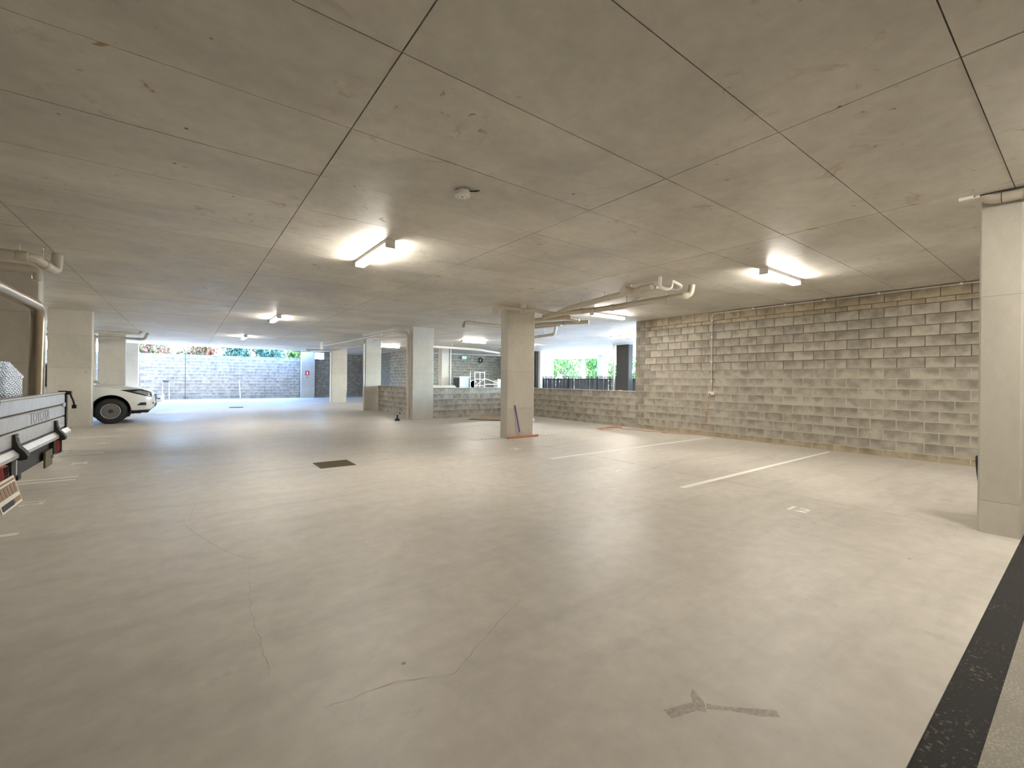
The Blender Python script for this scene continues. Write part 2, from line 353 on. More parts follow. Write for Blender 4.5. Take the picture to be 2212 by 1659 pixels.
# ------------------------------------------------------------------ block walls
bcache = {}
def block_mesh(L, h, d, mat, along):
    key = (round(L, 3), round(h, 3), round(d, 3), mat, along)
    if key not in bcache:
        c = 0.005; vs = []
        for dd, k in ((0, c), (c, 0), (d - c, 0), (d, c)):
            ring = [(k, k), (L - k, k), (L - k, h - k), (k, h - k)]
            vs += [((u, dd, z) if along == 'x' else (dd, u, z)) for u, z in ring]
        fs = [(0, 1, 2, 3), (12, 13, 14, 15)] + [(4 * r + k, 4 * r + (k + 1) % 4, 4 * r + 4 + (k + 1) % 4, 4 * r + 4 + k) for r in range(3) for k in range(4)]
        m_ = MB(); m_.add(vs, fs); bcache[key] = m_.mesh('block', mat)
    return bcache[key]
def block_wall(name, along, a, b, face, thick, courses, recess, near=None, limit=300, mats=None, phase=0.0):
    """a wall running from a to b; face = its lower coordinate across; courses = (z0, z1) list; near = a run position whose blocks stay single"""
    core = MB()
    for z0, z1, r in recess:
        core.box(*((a, b, face + r, face + thick - r) if along == 'x' else (face + r, face + thick - r, a, b)), z0, z1)
    w = struct(core.build(name, 'mortar')); J = 0.010; L = 0.4; cells = []
    for ci, (z0, z1) in enumerate(courses):
        u = a - (L / 2 if ci % 2 else 0) - phase
        while u < b - 0.02:
            s, e = max(u, a), min(u + L, b)
            if e - s > 0.05: cells.append((s, e, z0, z1, ci))
            u += L
    if near is not None: cells.sort(key=lambda c: abs((c[0] + c[1]) / 2 - near))
    field = MB()
    for k, (s, e, z0, z1, ci) in enumerate(cells):
        mat = (mats or {}).get(ci, 'block'); jit = random.uniform(-0.0012, 0.0012)
        l_, h_ = e - s - J, z1 - z0 - J
        if k < limit:
            o = bpy.data.objects.new('block', block_mesh(l_, h_, thick, mat, along)); C.objects.link(o); o.parent = w
            o.location = (s + J / 2, face + jit, z0 + J / 2) if along == 'x' else (face + jit, s + J / 2, z0 + J / 2)
        else:
            field.box(*((s + J / 2, e - J / 2, face + jit, face + thick + jit) if along == 'x' else (face + jit, face + thick + jit, s + J / 2, e - J / 2)), z0 + J / 2, z1 - J / 2)
    if field.v: stuff(field.build('block_field', 'block', w))
    return w
tall = [(0.0, 0.13)] + [(0.13 + 0.2 * k, 0.33 + 0.2 * k) for k in range(14)] + [(2.93, 3.03), (3.03, 3.25)]
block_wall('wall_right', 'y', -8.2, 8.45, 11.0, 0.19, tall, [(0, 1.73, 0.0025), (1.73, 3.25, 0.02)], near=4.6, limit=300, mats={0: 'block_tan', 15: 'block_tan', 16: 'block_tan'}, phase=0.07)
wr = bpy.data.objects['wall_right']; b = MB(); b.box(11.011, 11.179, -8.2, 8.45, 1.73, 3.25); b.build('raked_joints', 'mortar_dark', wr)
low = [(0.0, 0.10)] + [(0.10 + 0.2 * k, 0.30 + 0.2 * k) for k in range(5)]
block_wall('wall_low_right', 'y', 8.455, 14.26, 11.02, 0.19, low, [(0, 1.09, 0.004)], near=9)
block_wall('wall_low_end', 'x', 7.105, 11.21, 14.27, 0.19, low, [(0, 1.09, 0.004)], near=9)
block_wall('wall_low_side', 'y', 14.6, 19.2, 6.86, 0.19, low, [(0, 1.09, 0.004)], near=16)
for nm, dims in (('trim_1', (11.01, 11.22, 8.455, 14.27, 1.10, 1.118)), ('trim_2', (7.105, 11.22, 14.26, 14.47, 1.10, 1.118)), ('trim_3', (6.85, 7.06, 14.6, 19.2, 1.10, 1.118))):
    b = MB(); b.box(*dims); struct(b.build(nm, 'mortar'))
farc = [(0.2 * k, 0.2 * k + 0.2) for k in range(14)]
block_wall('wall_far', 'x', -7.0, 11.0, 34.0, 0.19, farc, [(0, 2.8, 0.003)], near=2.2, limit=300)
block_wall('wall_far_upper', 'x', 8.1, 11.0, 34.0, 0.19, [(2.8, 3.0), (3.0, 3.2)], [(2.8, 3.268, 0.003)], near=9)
b = MB(); b.box(-0.075, -0.055, 33.985, 34.0, 0, 2.8); struct(b.build('trim_4', 'seam'))
full = [(0.2 * k, 0.2 * k + 0.2) for k in range(16)]
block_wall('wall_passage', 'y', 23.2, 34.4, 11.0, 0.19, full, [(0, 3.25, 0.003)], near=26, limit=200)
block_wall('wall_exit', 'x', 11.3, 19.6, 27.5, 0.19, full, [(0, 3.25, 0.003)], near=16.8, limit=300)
block_wall('wall_unseen_light_block', 'y', 24.4, 27.5, 19.41, 0.19, full, [(0, 3.25, 0.003)], near=26)  # unseen wall added to hold daylight off the exit wall
b = MB(); b.box(-7.1, -6.95, -8.3, 34.4, 0, CEIL + 0.018); struct(b.build('wall_left', 'wall'))
b = MB(); b.box(-7.1, 11.2, -8.35, -8.2, 0, CEIL + 0.018); struct(b.build('wall_back', 'wall'))

# ------------------------------------------------------------------ columns, cast in four lifts
LIFTS = [0.0, 0.72, 1.635, 2.55, CEIL]
def column(label, x0, x1, y0, y1, mat='column', lifts=LIFTS):
    c = thing('concrete_column', label, 'column', ((x0 + x1) / 2, (y0 + y1) / 2, 0), 'concrete columns of the car park')
    b = MB(); b.box(x0 + 0.008, x1 - 0.008, y0 + 0.008, y1 - 0.008, 0, CEIL); part(c, 'core', b, 'seam')
    for z0, z1 in zip(lifts[:-1], lifts[1:]):
        e = random.uniform(-0.0015, 0.0015); k = 0.014; X0, X1, Y0, Y1 = x0 - e, x1 + e, y0 - e, y1 + e
        poly = [(X0 + k, Y0), (X1 - k, Y0), (X1, Y0 + k), (X1, Y1 - k), (X1 - k, Y1), (X0 + k, Y1), (X0, Y1 - k), (X0, Y0 + k)]
        b = MB(); b.prism(poly, lambda p, h: (p[0], p[1], h), z0 + (0.0013 if z0 else 0), z1 - 0.0013); part(c, 'cast_lift', b, mat)
    return c
column('tall pale column at the end of the black threshold strip', 6.2, 7.05, 0.42, 0.70, lifts=[0.0, 0.31, 2.28, CEIL])
column('column in the middle with a blue broom leaning on it', 6.27, 7.09, 8.6, 8.90)
column('column with a drain pipe bending down its side', 6.30, 7.10, 14.25, 14.55)
column('column where the short half wall begins, past the piped column', 6.32, 7.02, 19.3, 19.6)
column('small distant column under the end of the sloping pipe', 6.75, 7.60, 26.6, 26.9)
column('far column carrying the red and white sign', 6.50, 7.40, 34.0 - 0.32, 33.98)
column('column behind the aluminium ute tray', -3.04, -2.15, 11.45, 11.75)
column('column the white pickup pokes out from behind', -3.04, -2.15, 17.02, 17.30)
column('grey column rising behind the white pickup bonnet', -3.10, -2.20, 26.0, 26.3)
column('bluish far column against the daylit block wall', -2.76, -2.18, 32.2, 32.5)
column('pale column behind the half wall, beside the passage', 11.2, 11.65, 21.5, 21.9)
column('slim white column standing next to the passage block wall', 9.95, 10.55, 23.0, 23.3)
column('pale column beyond the picket fence, seen against trees', 23.6, 24.25, 21.0, 21.5)
column('wide white column beyond the fence left of the trees', 22.7, 23.4, 25.9, 26.4)
b = MB()
c = thing('dark_column', 'broad charcoal painted column in front of the picket fence', 'column', (17.65, 14.3, 0))
b = MB(); k = .03; b.prism([(17.6 + k, 13.95), (17.95 - k, 13.95), (17.95, 13.95 + k), (17.95, 14.75 - k), (17.95 - k, 14.75), (17.6 + k, 14.75), (17.6, 14.75 - k), (17.6, 13.95 + k)], lambda p, h: (p[0], p[1], h), 0, CEIL); part(c, 'shaft', b, 'fence')
b = MB(); b.box(17.57, 17.98, 13.92, 14.78, 0, 0.1); part(c, 'base_kerb', b, 'column')
c = thing('dark_column', 'narrow charcoal column against the middle column edge', 'column', (17.8, 21.3, 0))
b = MB(); b.box(17.65, 17.85, 21.2, 21.7, 0, CEIL); part(c, 'shaft', b, 'fence')
b = MB(); b.box(17.85, 18.05, 21.0, 21.4, 0, CEIL); part(c, 'pale_side', b, 'pvc_white')
c = thing('steel_post', 'thin brown steel post left of the charcoal column', 'post', (17.1, 14.45, 0))
b = MB(); b.box(17.06, 17.14, 14.41, 14.49, 0.01, CEIL); part(c, 'shaft', b, 'bronze')
b = MB(); b.box(17.0, 17.2, 14.35, 14.55, 0, 0.012); part(c, 'base_plate', b, 'galv')

# ------------------------------------------------------------------ batten lights
def batten(label, cx, cy, along, sensor=False, L=1.28):
    t = thing('batten_light', label, 'ceiling light', (cx, cy, CEIL), 'batten lights under the slab')
    def bx(u0, u1, w, z0, z1):
        m_ = MB(); m_.box(*((cx + u0, cx + u1, cy - w, cy + w) if along == 'x' else (cx - w, cx + w, cy + u0, cy + u1)), z0, z1); return m_
    h = L / 2
    part(t, 'mounting_pan', bx(-h + 0.02, h - 0.02, 0.062, CEIL - 0.050, CEIL - 0.001), 'lamp_body')
    part(t, 'diffuser', bx(-h + 0.022, h - 0.022, 0.056, CEIL - 0.105, CEIL - 0.052), 'diffuser')
    part(t, 'end_cap', bx(-h, -h + 0.02, 0.066, CEIL - 0.108, CEIL - 0.002), 'lamp_body')
    part(t, 'end_cap', bx(h - 0.02, h, 0.066, CEIL - 0.108, CEIL - 0.002), 'lamp_body')
    if sensor:
        m_ = MB(); m_.lathe([(0.03, 0), (0.045, -0.02), (0.045, -0.06), (0.02, -0.075)], (cx - 0.02, cy + h + 0.35, CEIL), 'z', 16); s_ = part(t, 'motion_sensor', m_, 'lamp_body', 40)
        m_ = MB(); m_.tube([(cx, cy + h, CEIL - 0.02), (cx - 0.02, cy + h + 0.35, CEIL - 0.02)], 0.012, 8); part(t, 'cable_link', m_, 'lamp_body')
batten('lit batten light nearest the smoke detector, over the aisle', 2.13, 6.2, 'y')
batten('lit batten light near the tall block wall, with a bright patch above', 7.95, 3.18, 'x')
batten('small lit batten light with a motion sensor, down the aisle', 2.14, 14.9, 'y', True)
batten('farthest small lit batten light over the aisle', 2.05, 22.8, 'y')
batten('lit batten light behind the pipes at the end of the tall wall', 9.15, 7.95, 'x')
batten('lit batten light over the charcoal column beyond the half wall', 13.95, 11.2, 'y', L=1.5)
batten('lit batten light over the passage beyond the half wall', 10.75, 17.45, 'x')
batten('lit batten light seen past the column of the short half wall', 8.9, 23.4, 'x')
for i_, (x_, y_, ax_) in enumerate(((4.75, -0.75, 'x'), (8.6, -1.6, 'x'), (3.1, -3.0, 'y'), (-4.8, 12.5, 'x'), (-4.6, 21.5, 'x'), (14.0, 17.6, 'y'), (16.0, 11.4, 'y'))):  # unseen battens added to brighten the foreground, side bays and ceiling beyond
    batten(('added unseen batten light over the entry, nearest the pale end column', 'added unseen batten light over the bays on the entry side of the nearest column', 'added unseen batten light deepest in the entry aisle', 'added unseen batten light over the bay behind the ute tray column', 'added unseen batten light over the bays behind the white pickup', 'added batten light hidden past the middle column', 'added batten light hidden past the end of the tall block wall')[i_], x_, y_, ax_)

# ------------------------------------------------------------------ smoke detector
t = thing('smoke_detector', 'round white smoke detector on the ceiling', 'smoke detector', (2.12, 3.68, CEIL))
m_ = MB(); m_.lathe([(0.066, 0), (0.068, -0.018)], (2.12, 3.68, CEIL), 'z', 28); part(t, 'base_ring', m_, 'lamp_body', 40)
m_ = MB(); m_.lathe([(0.076, -0.018), (0.078, -0.028), (0.074, -0.055), (0.055, -0.062), (0.0, -0.063)], (2.12, 3.68, CEIL), 'z', 28); hs = part(t, 'housing', m_, 'white_plastic', 35)
for a in range(8):
    m_ = MB(); a_ = a * math.pi / 4; m_.obox((2.12 + 0.045 * math.cos(a_), 3.68 + 0.045 * math.sin(a_), CEIL - 0.0635), (0.006 * math.cos(a_), 0.006 * math.sin(a_), 0), (-0.003 * math.sin(a_), 0.003 * math.cos(a_), 0), (0, 0, 0.002)); part(hs, 'vent_slot', m_, 'conduit')
m_ = MB(); m_.lathe([(0.013, 0), (0.012, -0.006), (0, -0.007)], (2.12, 3.68, CEIL - 0.062), 'z', 12); part(hs, 'test_button', m_, 'conduit', 40)
m_ = MB(); m_.tube(rounded([(2.17, 3.63, CEIL - 0.012), (2.22, 3.60, CEIL - 0.01), (2.25, 3.575, CEIL - 0.001)], 0.02), 0.006, 6); part(t, 'cable', m_, 'black')

# ------------------------------------------------------------------ drain pipes
def pipe_run(label, path, r, rad=0.12, couplings=(), hangers=(), mat='pvc', cap_ends=False, name='drain_pipe', cat='pipe', group='cream drain pipes under the slab', root=None):
    P = [Vector(p) for p in path]
    t = root or thing(name, label, cat, tuple(P[0]), group)
    part(t, 'pipe', MB().tube(rounded(P, rad), r, 14), mat, 50)
    seglen = [(P[i + 1] - P[i]).length for i in range(len(P) - 1)]
    def at(seg, f): return P[seg].lerp(P[seg + 1], f), (P[seg + 1] - P[seg]).normalized()
    for seg, f in couplings:
        p, d = at(seg, f); w = r * 0.9
        part(t, 'coupling', MB().tube([p - d * w, p - d * w * 0.85, p + d * w * 0.85, p + d * w], [r * 1.05, r * 1.14, r * 1.14, r * 1.05], 14), mat, 50)
    for seg, f in hangers:
        p, d = at(seg, f)
        hb = MB(); hb.tube([(p.x, p.y, p.z + r), (p.x, p.y, CEIL - 0.002)], 0.005, 6)
        hg = part(t, 'hanger_rod', hb, 'galv')
        part(hg, 'clamp_ring', MB().tube([p - d * 0.012, p + d * 0.012], r * 1.1, 14), 'galv', 50)
    if cap_ends:
        p, d = at(0, 0); part(t, 'end_cap', MB().tube([p - d * 0.03, p + d * 0.03], r * 1.16, 14), mat, 50)
    return t
net = pipe_run('network of cream drain pipes branching out from the middle column top', [(5.68, 8.30, 2.93), (5.68, 8.30, 3.125), (6.95, 8.30, 3.14), (7.18, 8.12, 3.08), (7.22, 7.85, 3.04)], 0.05, 0.1, [(0, 0.35), (1, 0.1), (1, 0.62), (2, 0.5)], [(1, 0.15), (1, 0.85)])
pipe_run(None, [(6.45, 8.25, 3.04), (6.45, 8.25, CEIL - 0.002)], 0.068, 0.1, [(0, 0.2), (0, 0.8)], root=net)
pipe_run(None, [(7.2, 7.95, 3.02), (7.06, 7.35, 3.09), (6.62, 4.75, 3.12)], 0.055, 0.15, [(0, 0.4), (1, 0.06), (1, 0.55), (1, 0.9)], [(1, 0.2), (1, 0.5), (1, 0.8)], root=net)
pipe_run(None, [(6.52, 5.28, 3.11), (6.78, 5.24, 3.12)], 0.075, 0.1, [(0, 0.1)], cap_ends=True, root=net)
pipe_run(None, [(7.2, 8.35, 3.02), (7.13, 7.6, 3.02), (7.40, 6.6, 3.02), (7.43, 4.72, 3.03), (7.56, 4.58, 3.05), (7.58, 4.56, CEIL - 0.002)], 0.06, 0.14, [(1, 0.5), (2, 0.15), (2, 0.9), (3, 0.5)], [(1, 0.8), (2, 0.35), (2, 0.85)], root=net)
pipe_run(None, [(6.58, 4.56, CEIL - 0.002), (6.58, 4.56, 3.06), (6.68, 4.50, 3.02), (6.77, 4.46, 3.06), (6.77, 4.46, 3.19), (7.05, 4.44, 3.13), (7.13, 4.56, 3.10), (6.70, 4.74, 3.11)], 0.028, 0.06, [(0, 0.3), (3, 0.5), (5, 0.5)], mat='pvc_white', root=net)
pipe_run(None, [(7.55, 6.5, 3.03), (7.72, 6.2, 3.06), (7.95, 5.95, CEIL - 0.002)], 0.05, 0.1, [(0, 0.1), (1, 0.2)], root=net)
pipe_run('cream pipe behind the middle column ending in a drooping elbow', [(6.33, 10.8, 2.90), (6.33, 10.8, 3.06), (7.5, 10.8, 3.04), (8.25, 10.3, 3.0), (8.4, 9.0, 3.0)], 0.05, 0.1, [(0, 0.4), (1, 0.12), (2, 0.4)], [(1, 0.3), (1, 0.85)])
pipe_run(None, [(7.0, 9.6, 2.98), (7.30, 8.6, 2.98), (7.42, 7.75, 2.97), (8.0, 7.95, 2.96)], 0.055, 0.15, [(1, 0.9), (2, 0.15), (2, 0.9)], [(1, 0.3)], cap_ends=False, root=net)
pipe_run(None, [(7.55, 9.9, 2.93), (7.62, 8.9, 2.93), (8.35, 7.9, 2.95)], 0.05, 0.15, [(0, 0.5), (1, 0.5)], [(1, 0.4)], root=net)
pipe_run('cream pipe with upturned end over the half wall corner', [(11.2, 15.0, 3.0), (10.05, 12.1, 2.98), (9.93, 10.95, 2.98), (9.93, 10.9, CEIL - 0.002)], 0.05, 0.1, [(1, 0.2), (1, 0.9)], [(1, 0.5)])
pipe_run('distant cream pipe past the middle column', [(13.2, 19.0, 3.02), (12.3, 15.9, 3.02), (12.1, 15.4, 3.02), (12.1, 15.35, 2.9)], 0.05, 0.1, [(0, 0.6), (1, 0.5)], [(0, 0.3), (0, 0.85)])
ais = pipe_run('long pipe along the aisle that drops down the piped column', [(5.55, 23.2, 3.06), (5.80, 16.6, 3.06), (5.92, 14.62, 3.06), (6.19, 14.42, 3.05), (6.215, 14.40, 0.02)], 0.052, 0.16, [(0, 0.3), (0, 0.7), (1, 0.4), (3, 0.12), (3, 0.5), (3, 0.93)], [(0, 0.45), (0, 0.8), (1, 0.3), (1, 0.85)])
pipe_run(None, [(6.18, 14.42, 2.90), (6.02, 15.6, 2.93), (5.93, 17.2, 2.95)], 0.035, 0.1, [(0, 0.6)], root=ais)
pipe_run('white drooping tee where the aisle pipe ends', [(5.45, 23.5, 2.86), (5.45, 23.5, CEIL - 0.002)], 0.06, 0.1, [(0, 0.4)], mat='pvc_white')
pipe_run('cream pipe between the two distant right columns', [(6.9, 19.8, 3.06), (6.95, 26.4, 3.05), (5.6, 27.6, 3.05)], 0.05, 0.1, [(0, 0.3), (0, 0.7)], [(0, 0.5)])
pipe_run('upper cream pipe hanging above the ute, turning up into the slab', [(-6.9, 8.85, 3.06), (-1.72, 8.85, 3.06), (-1.62, 9.32, 3.0), (-1.59, 9.40, 3.02), (-1.58, 9.41, CEIL - 0.002)], 0.066, 0.1, [(0, 0.72), (0, 0.88), (0, 0.98), (1, 0.6)], [(0, 0.975), (1, 0.5)])
pipe_run('lower cream pipe above the ute ending in a drop cap', [(-6.9, 9.02, 2.93), (-1.78, 9.02, 2.93), (-1.71, 9.02, 2.90), (-1.71, 9.02, 2.77)], 0.05, 0.07, [(0, 0.75), (0, 0.9), (2, 0.6)], [(0, 0.8)])
pipe_run('white stub pipe with flange dropping from the slab over the ute', [(-1.74, 7.13, 3.02), (-1.74, 7.13, CEIL - 0.002)], 0.05, 0.05, [(0, 0.1)], mat='pvc_white')
pipe_run('upper pipe above the grey column behind the white pickup', [(-6.9, 23.2, 3.13), (-1.75, 23.0, 3.11), (-1.55, 23.3, 3.11), (-1.5, 23.5, CEIL - 0.002)], 0.05, 0.1, [(0, 0.7), (0, 0.82), (0, 0.97)], [(0, 0.9)])
pipe_run('lower pipe above the grey column behind the white pickup', [(-6.9, 24.6, 3.02), (-1.9, 24.4, 3.0), (-1.45, 24.3, 2.98), (-1.35, 24.2, CEIL - 0.002)], 0.055, 0.12, [(0, 0.85), (0, 0.95), (1, 0.6)], [(0, 0.92)])
pipe_run('downpipe beside the grey column behind the white pickup', [(-3.2, 25.9, 3.2), (-3.2, 25.9, 0.02)], 0.05, 0.1, [(0, 0.2), (0, 0.6)], mat='pvc')
pipe_run('cream pipe across the passage ceiling above the machine cabinet', [(9.3, 19.6, 3.03), (12.4, 19.8, 3.03), (15.0, 21.5, 3.03)], 0.07, 0.3, [(0, 0.2), (0, 0.75)], [(0, 0.5)])
pipe_run('second cream pipe across the passage ceiling near the exit sign', [(11.3, 24.0, 3.0), (14.0, 24.2, 3.02), (17.5, 23.0, 3.02)], 0.06, 0.3, [(0, 0.5), (1, 0.4)], [(1, 0.6)])
pipe_run('white downpipe on the pale passage column', [(11.72, 21.45, 3.1), (11.72, 21.45, 0.01)], 0.035, 0.1, [(0, 0.3), (0, 0.7)], mat='pvc_white')
pipe_run('white downpipe on the column where the short half wall begins', [(6.27, 19.36, 2.96), (6.27, 19.36, 0.01)], 0.04, 0.1, [(0, 0.3), (0, 0.7)], mat='pvc_white')
pipe_run('white downpipe on the small distant column', [(6.70, 26.66, 2.92), (6.70, 26.66, 0.01)], 0.04, 0.1, [(0, 0.3), (0, 0.7)], mat='pvc_white')
# pipe over the nearest column with its cable
t = pipe_run('cream pipe resting above the nearest column', [(6.13, 0.67, CEIL), (6.13, 0.62, 3.195), (6.13, 0.50, 3.185), (6.13, -3.5, 3.18)], 0.048, 0.08, [(2, 0.03)], [(2, 0.3)])
part(t, 'cable', MB().tube(rounded([(6.07, 0.74, 3.235), (6.08, 0.66, 3.24), (6.06, 0.58, 3.235), (6.07, 0.50, 3.235), (6.09, 0.40, 3.232)], 0.04), 0.005, 6), 'black')
part(t, 'cable_tie', MB().tube([(6.13, 0.555, 3.19), (6.13, 0.55, 3.19)], 0.0505, 14), 'black')
t = thing('junction_box', 'small white junction box on the slab beside the nearest column', 'junction box', (6.08, 0.78, CEIL))
b = MB(); b.box(6.05, 6.11, 0.73, 0.83, CEIL - 0.03, CEIL - 0.001); part(t, 'case', b, 'white_plastic'); b = MB(); b.tube([(6.08, 0.73, CEIL - 0.015), (6.08, 0.69, CEIL - 0.015)], 0.012, 8); part(t, 'gland', b, 'pvc_white')
t = thing('hose_loop', 'black hose loop tied low behind the nearest column', 'hose', (6.64, 0.74, 0.3)); part(t, 'coil', MB().tube([(6.62 + 0.05 * math.sin(a), 0.735 + 0.012 * math.cos(a), 0.53 + 0.145 * math.cos(a)) for a in [j * math.pi / 12 for j in range(24)]], 0.016, 8, closed=True), 'rubber', 60); b = MB(); b.box(6.6, 6.65, 0.705, 0.75, 0.66, 0.69); part(t, 'wall_hook', b, 'black')
# conduits on columns
def conduit(label, path, clips, r=0.0125, rad=0.06):
    t = thing('conduit', label, 'conduit', tuple(path[0])); part(t, 'tube', MB().tube(rounded(path, rad), r, 10), 'conduit', 50)
    for c_ in clips:
        m_ = MB(); m_.obox((c_[0] - 0.004 if c_[0] > 10.9 else c_[0], c_[1], c_[2]), (0.018, 0, 0), (0, 0.018, 0), (0, 0, 0.018)); part(t, 'saddle_clip', m_, 'pvc_white')
    return t
conduit('grey conduit up the block wall and along the top to the nearest column', [(10.982, 6.03, 1.18), (10.982, 6.03, 3.205), (10.982, -7.9, 3.225)], [(10.985, 6.03, 1.45), (10.985, 6.03, 1.95), (10.985, 6.03, 2.6), (10.985, 6.03, 3.03)] + [(10.985, y, 3.215) for y in (5.0, 4.3, 3.53, 2.61, 1.46, 0.3)], rad=0.13)
conduit('slim conduit down the edge of the middle column', [(7.105, 8.62, 3.2), (7.105, 8.62, 0.46)], [(7.1, 8.63, 2.4), (7.1, 8.63, 1.5), (7.1, 8.63, 0.8)])
t = thing('junction_box', 'round white junction box low on the middle column edge', 'junction box', (7.12, 8.6, 0.40)); m_ = MB(); m_.lathe([(0.05, 0), (0.05, 0.05), (0.046, 0.056), (0, 0.057)], (7.091, 8.66, 0.40), 'x', 20); part(t, 'case', m_, 'white_plastic', 40); m_ = MB(); m_.lathe([(0.038, 0), (0.036, 0.006), (0, 0.007)], (7.147, 8.66, 0.40), 'x', 20); part(t, 'lid', m_, 'pvc_white', 40)
conduit('slim white conduit down the piped column', [(6.285, 14.30, 3.0), (6.285, 14.30, 0.15), (6.25, 14.27, 0.02)], [(6.29, 14.3, 2.3), (6.29, 14.3, 1.2)])
conduit('slim conduit down the distant column under the sloping pipe', [(7.62, 26.62, 3.0), (7.62, 26.62, 0.5)], [(7.61, 26.63, 1.5)])

# ------------------------------------------------------------------ power point and orange cord
t = thing('power_outlet', 'weatherproof double power point on the tall block wall', 'outlet', (10.97, 6.03, 1.13))
b = MB(); b.box(10.955, 10.9985, 5.955, 6.105, 1.09, 1.175); part(t, 'back_box', b, 'white_plastic')
for y in (5.995, 6.065):
    b = MB(); b.box(10.95, 10.956, y - 0.028, y + 0.028, 1.10, 1.155); s_ = part(t, 'socket', b, 'pvc_white'); b = MB(); b.box(10.945, 10.951, y - 0.01, y + 0.01, 1.157, 1.17); part(t, 'rocker_switch', b, 'white_plastic')
t = thing('extension_cord', 'orange extension cord from the power point to a pile at the half wall', 'cord', (10.4, 8.5, 0))
pts = [(10.93, 6.06, 1.10), (10.90, 6.06, 1.02), (10.93, 6.09, 0.75), (10.94, 6.16, 0.42), (10.93, 6.30, 0.16), (10.88, 6.50, 0.02), (10.8, 6.8, 0.012), (10.72, 7.05, 0.012), (10.62, 7.1, 0.012), (10.6, 7.25, 0.012), (10.72, 7.3, 0.014), (10.74, 7.15, 0.02), (10.66, 7.4, 0.012), (10.45, 7.75, 0.012), (10.55, 8.05, 0.012), (10.3, 8.35, 0.012)]
random.seed(3)
for k in range(17):
    a = k * 0.62; rr = 0.30 + 0.10 * math.sin(k * 1.3); pts.append((10.05 + rr * 1.5 * math.cos(a) + random.uniform(-.05, .05), 8.62 + rr * 0.55 * math.sin(a) + random.uniform(-.04, .04), 0.014 + 0.0016 * k))
pts += [(10.6, 9.0, 0.03), (10.93, 9.1, 0.02), (10.985, 9.12, 0.12), (10.99, 9.13, 0.6), (10.985, 9.12, 1.05), (11.0, 9.12, 1.132), (11.2, 9.12, 1.13), (11.24, 9.12, 1.05), (11.25, 9.12, 0.3)]
part(t, 'cord', MB().tube(rounded(pts, 0.08, 3), 0.0062, 6), 'orange', 60)
m_ = MB(); m_.tube([(10.945, 6.06, 1.115), (10.91, 6.06, 1.11)], [0.02, 0.014], 10); part(t, 'plug', m_, 'orange', 40)
t = thing('extension_cord', 'white cord strip lying beside the orange pile', 'cord', (10.5, 8.9, 0)); part(t, 'cord', MB().tube(rounded([(9.85, 8.95, 0.01), (10.2, 8.98, 0.01), (10.5, 8.9, 0.012), (10.75, 8.7, 0.01), (10.85, 8.4, 0.01)], 0.1), 0.011, 6), 'pvc_white', 60)

# ------------------------------------------------------------------ broom, drill, cardboard, board
t = thing('push_broom', 'wide push broom with blue handle leaning on the middle column', 'broom', (6.6, 8.5, 0))
b = MB(); b.box(6.22, 7.18, 8.48, 8.535, 0.025, 0.05); part(t, 'head', b, 'redwood')
b = MB()
for k in range(48): x = 6.23 + k * 0.0198; b.box(x, x + 0.015, 8.485, 8.53, 0.0, 0.026)
stuff(part(t, 'bristles', b, 'redwood'))
part(t, 'handle', MB().tube([(6.60, 8.505, 0.07), (6.49, 8.583, 0.80)], 0.0155, 10), 'blue', 50)
m_ = MB(); m_.tube([(6.603, 8.503, 0.06), (6.59, 8.512, 0.14)], 0.021, 10); part(t, 'socket', m_, 'galv', 50)
t = thing('cordless_drill', 'black cordless drill standing on the floor near the piped column', 'drill', (5.73, 14.17, 0))
b = MB(); b.prism([(-.075, 0), (.075, 0), (.08, .015), (.075, .06), (.03, .075), (-.06, .075), (-.08, .05)], lambda p, h: (5.73 + p[0], 14.17 + h, p[1]), -0.035, 0.035); part(t, 'battery', b, 'black')
b = MB(); b.prism([(-.03, .07), (.025, .07), (.02, .20), (-.015, .21)], lambda p, h: (5.73 + p[0], 14.17 + h, p[1]), -0.02, 0.02); part(t, 'grip', b, 'black')
m_ = MB(); m_.lathe([(0.02, -.09), (.034, -.085), (.036, .03), (.03, .05)], (5.73, 14.17, 0.245), 'x', 16); part(t, 'motor_housing', m_, 'alu_dark', 40)
m_ = MB(); m_.lathe([(0.026, .05), (.026, .085), (.014, .11), (.004, .112), (.004, .15)], (5.73, 14.17, 0.245), 'x', 14); part(t, 'chuck', m_, 'black', 40)
t = thing('cardboard_sheet', 'brown flattened cardboard on the floor behind the middle column', 'cardboard', (8.9, 13.1, 0))
b = MB(); b.prism([(8.15, 13.3), (9.0, 12.45), (9.75, 13.2), (9.5, 13.6), (8.9, 13.75)], lambda p, h: (p[0], p[1], h), 0.012, 0.02); part(t, 'upper_flap', b, 'card')
b = MB(); b.prism([(8.0, 13.35), (8.7, 12.35), (9.9, 12.9), (9.4, 13.66), (8.5, 13.66)], lambda p, h: (p[0], p[1], h), 0.001, 0.011); part(t, 'lower_flap', b, 'black')
t = thing('timber_board', 'pale board lying on the half wall beside the piped column', 'board', (7.6, 14.36, 1.118))
for k in range(2):
    b = MB(); b.box(7.12, 8.06 - 0.04 * k, 14.30 + 0.01 * k, 14.43 - 0.01 * k, 1.119 + 0.04 * k, 1.158 + 0.04 * k); part(t, 'plank', b, 'timber')

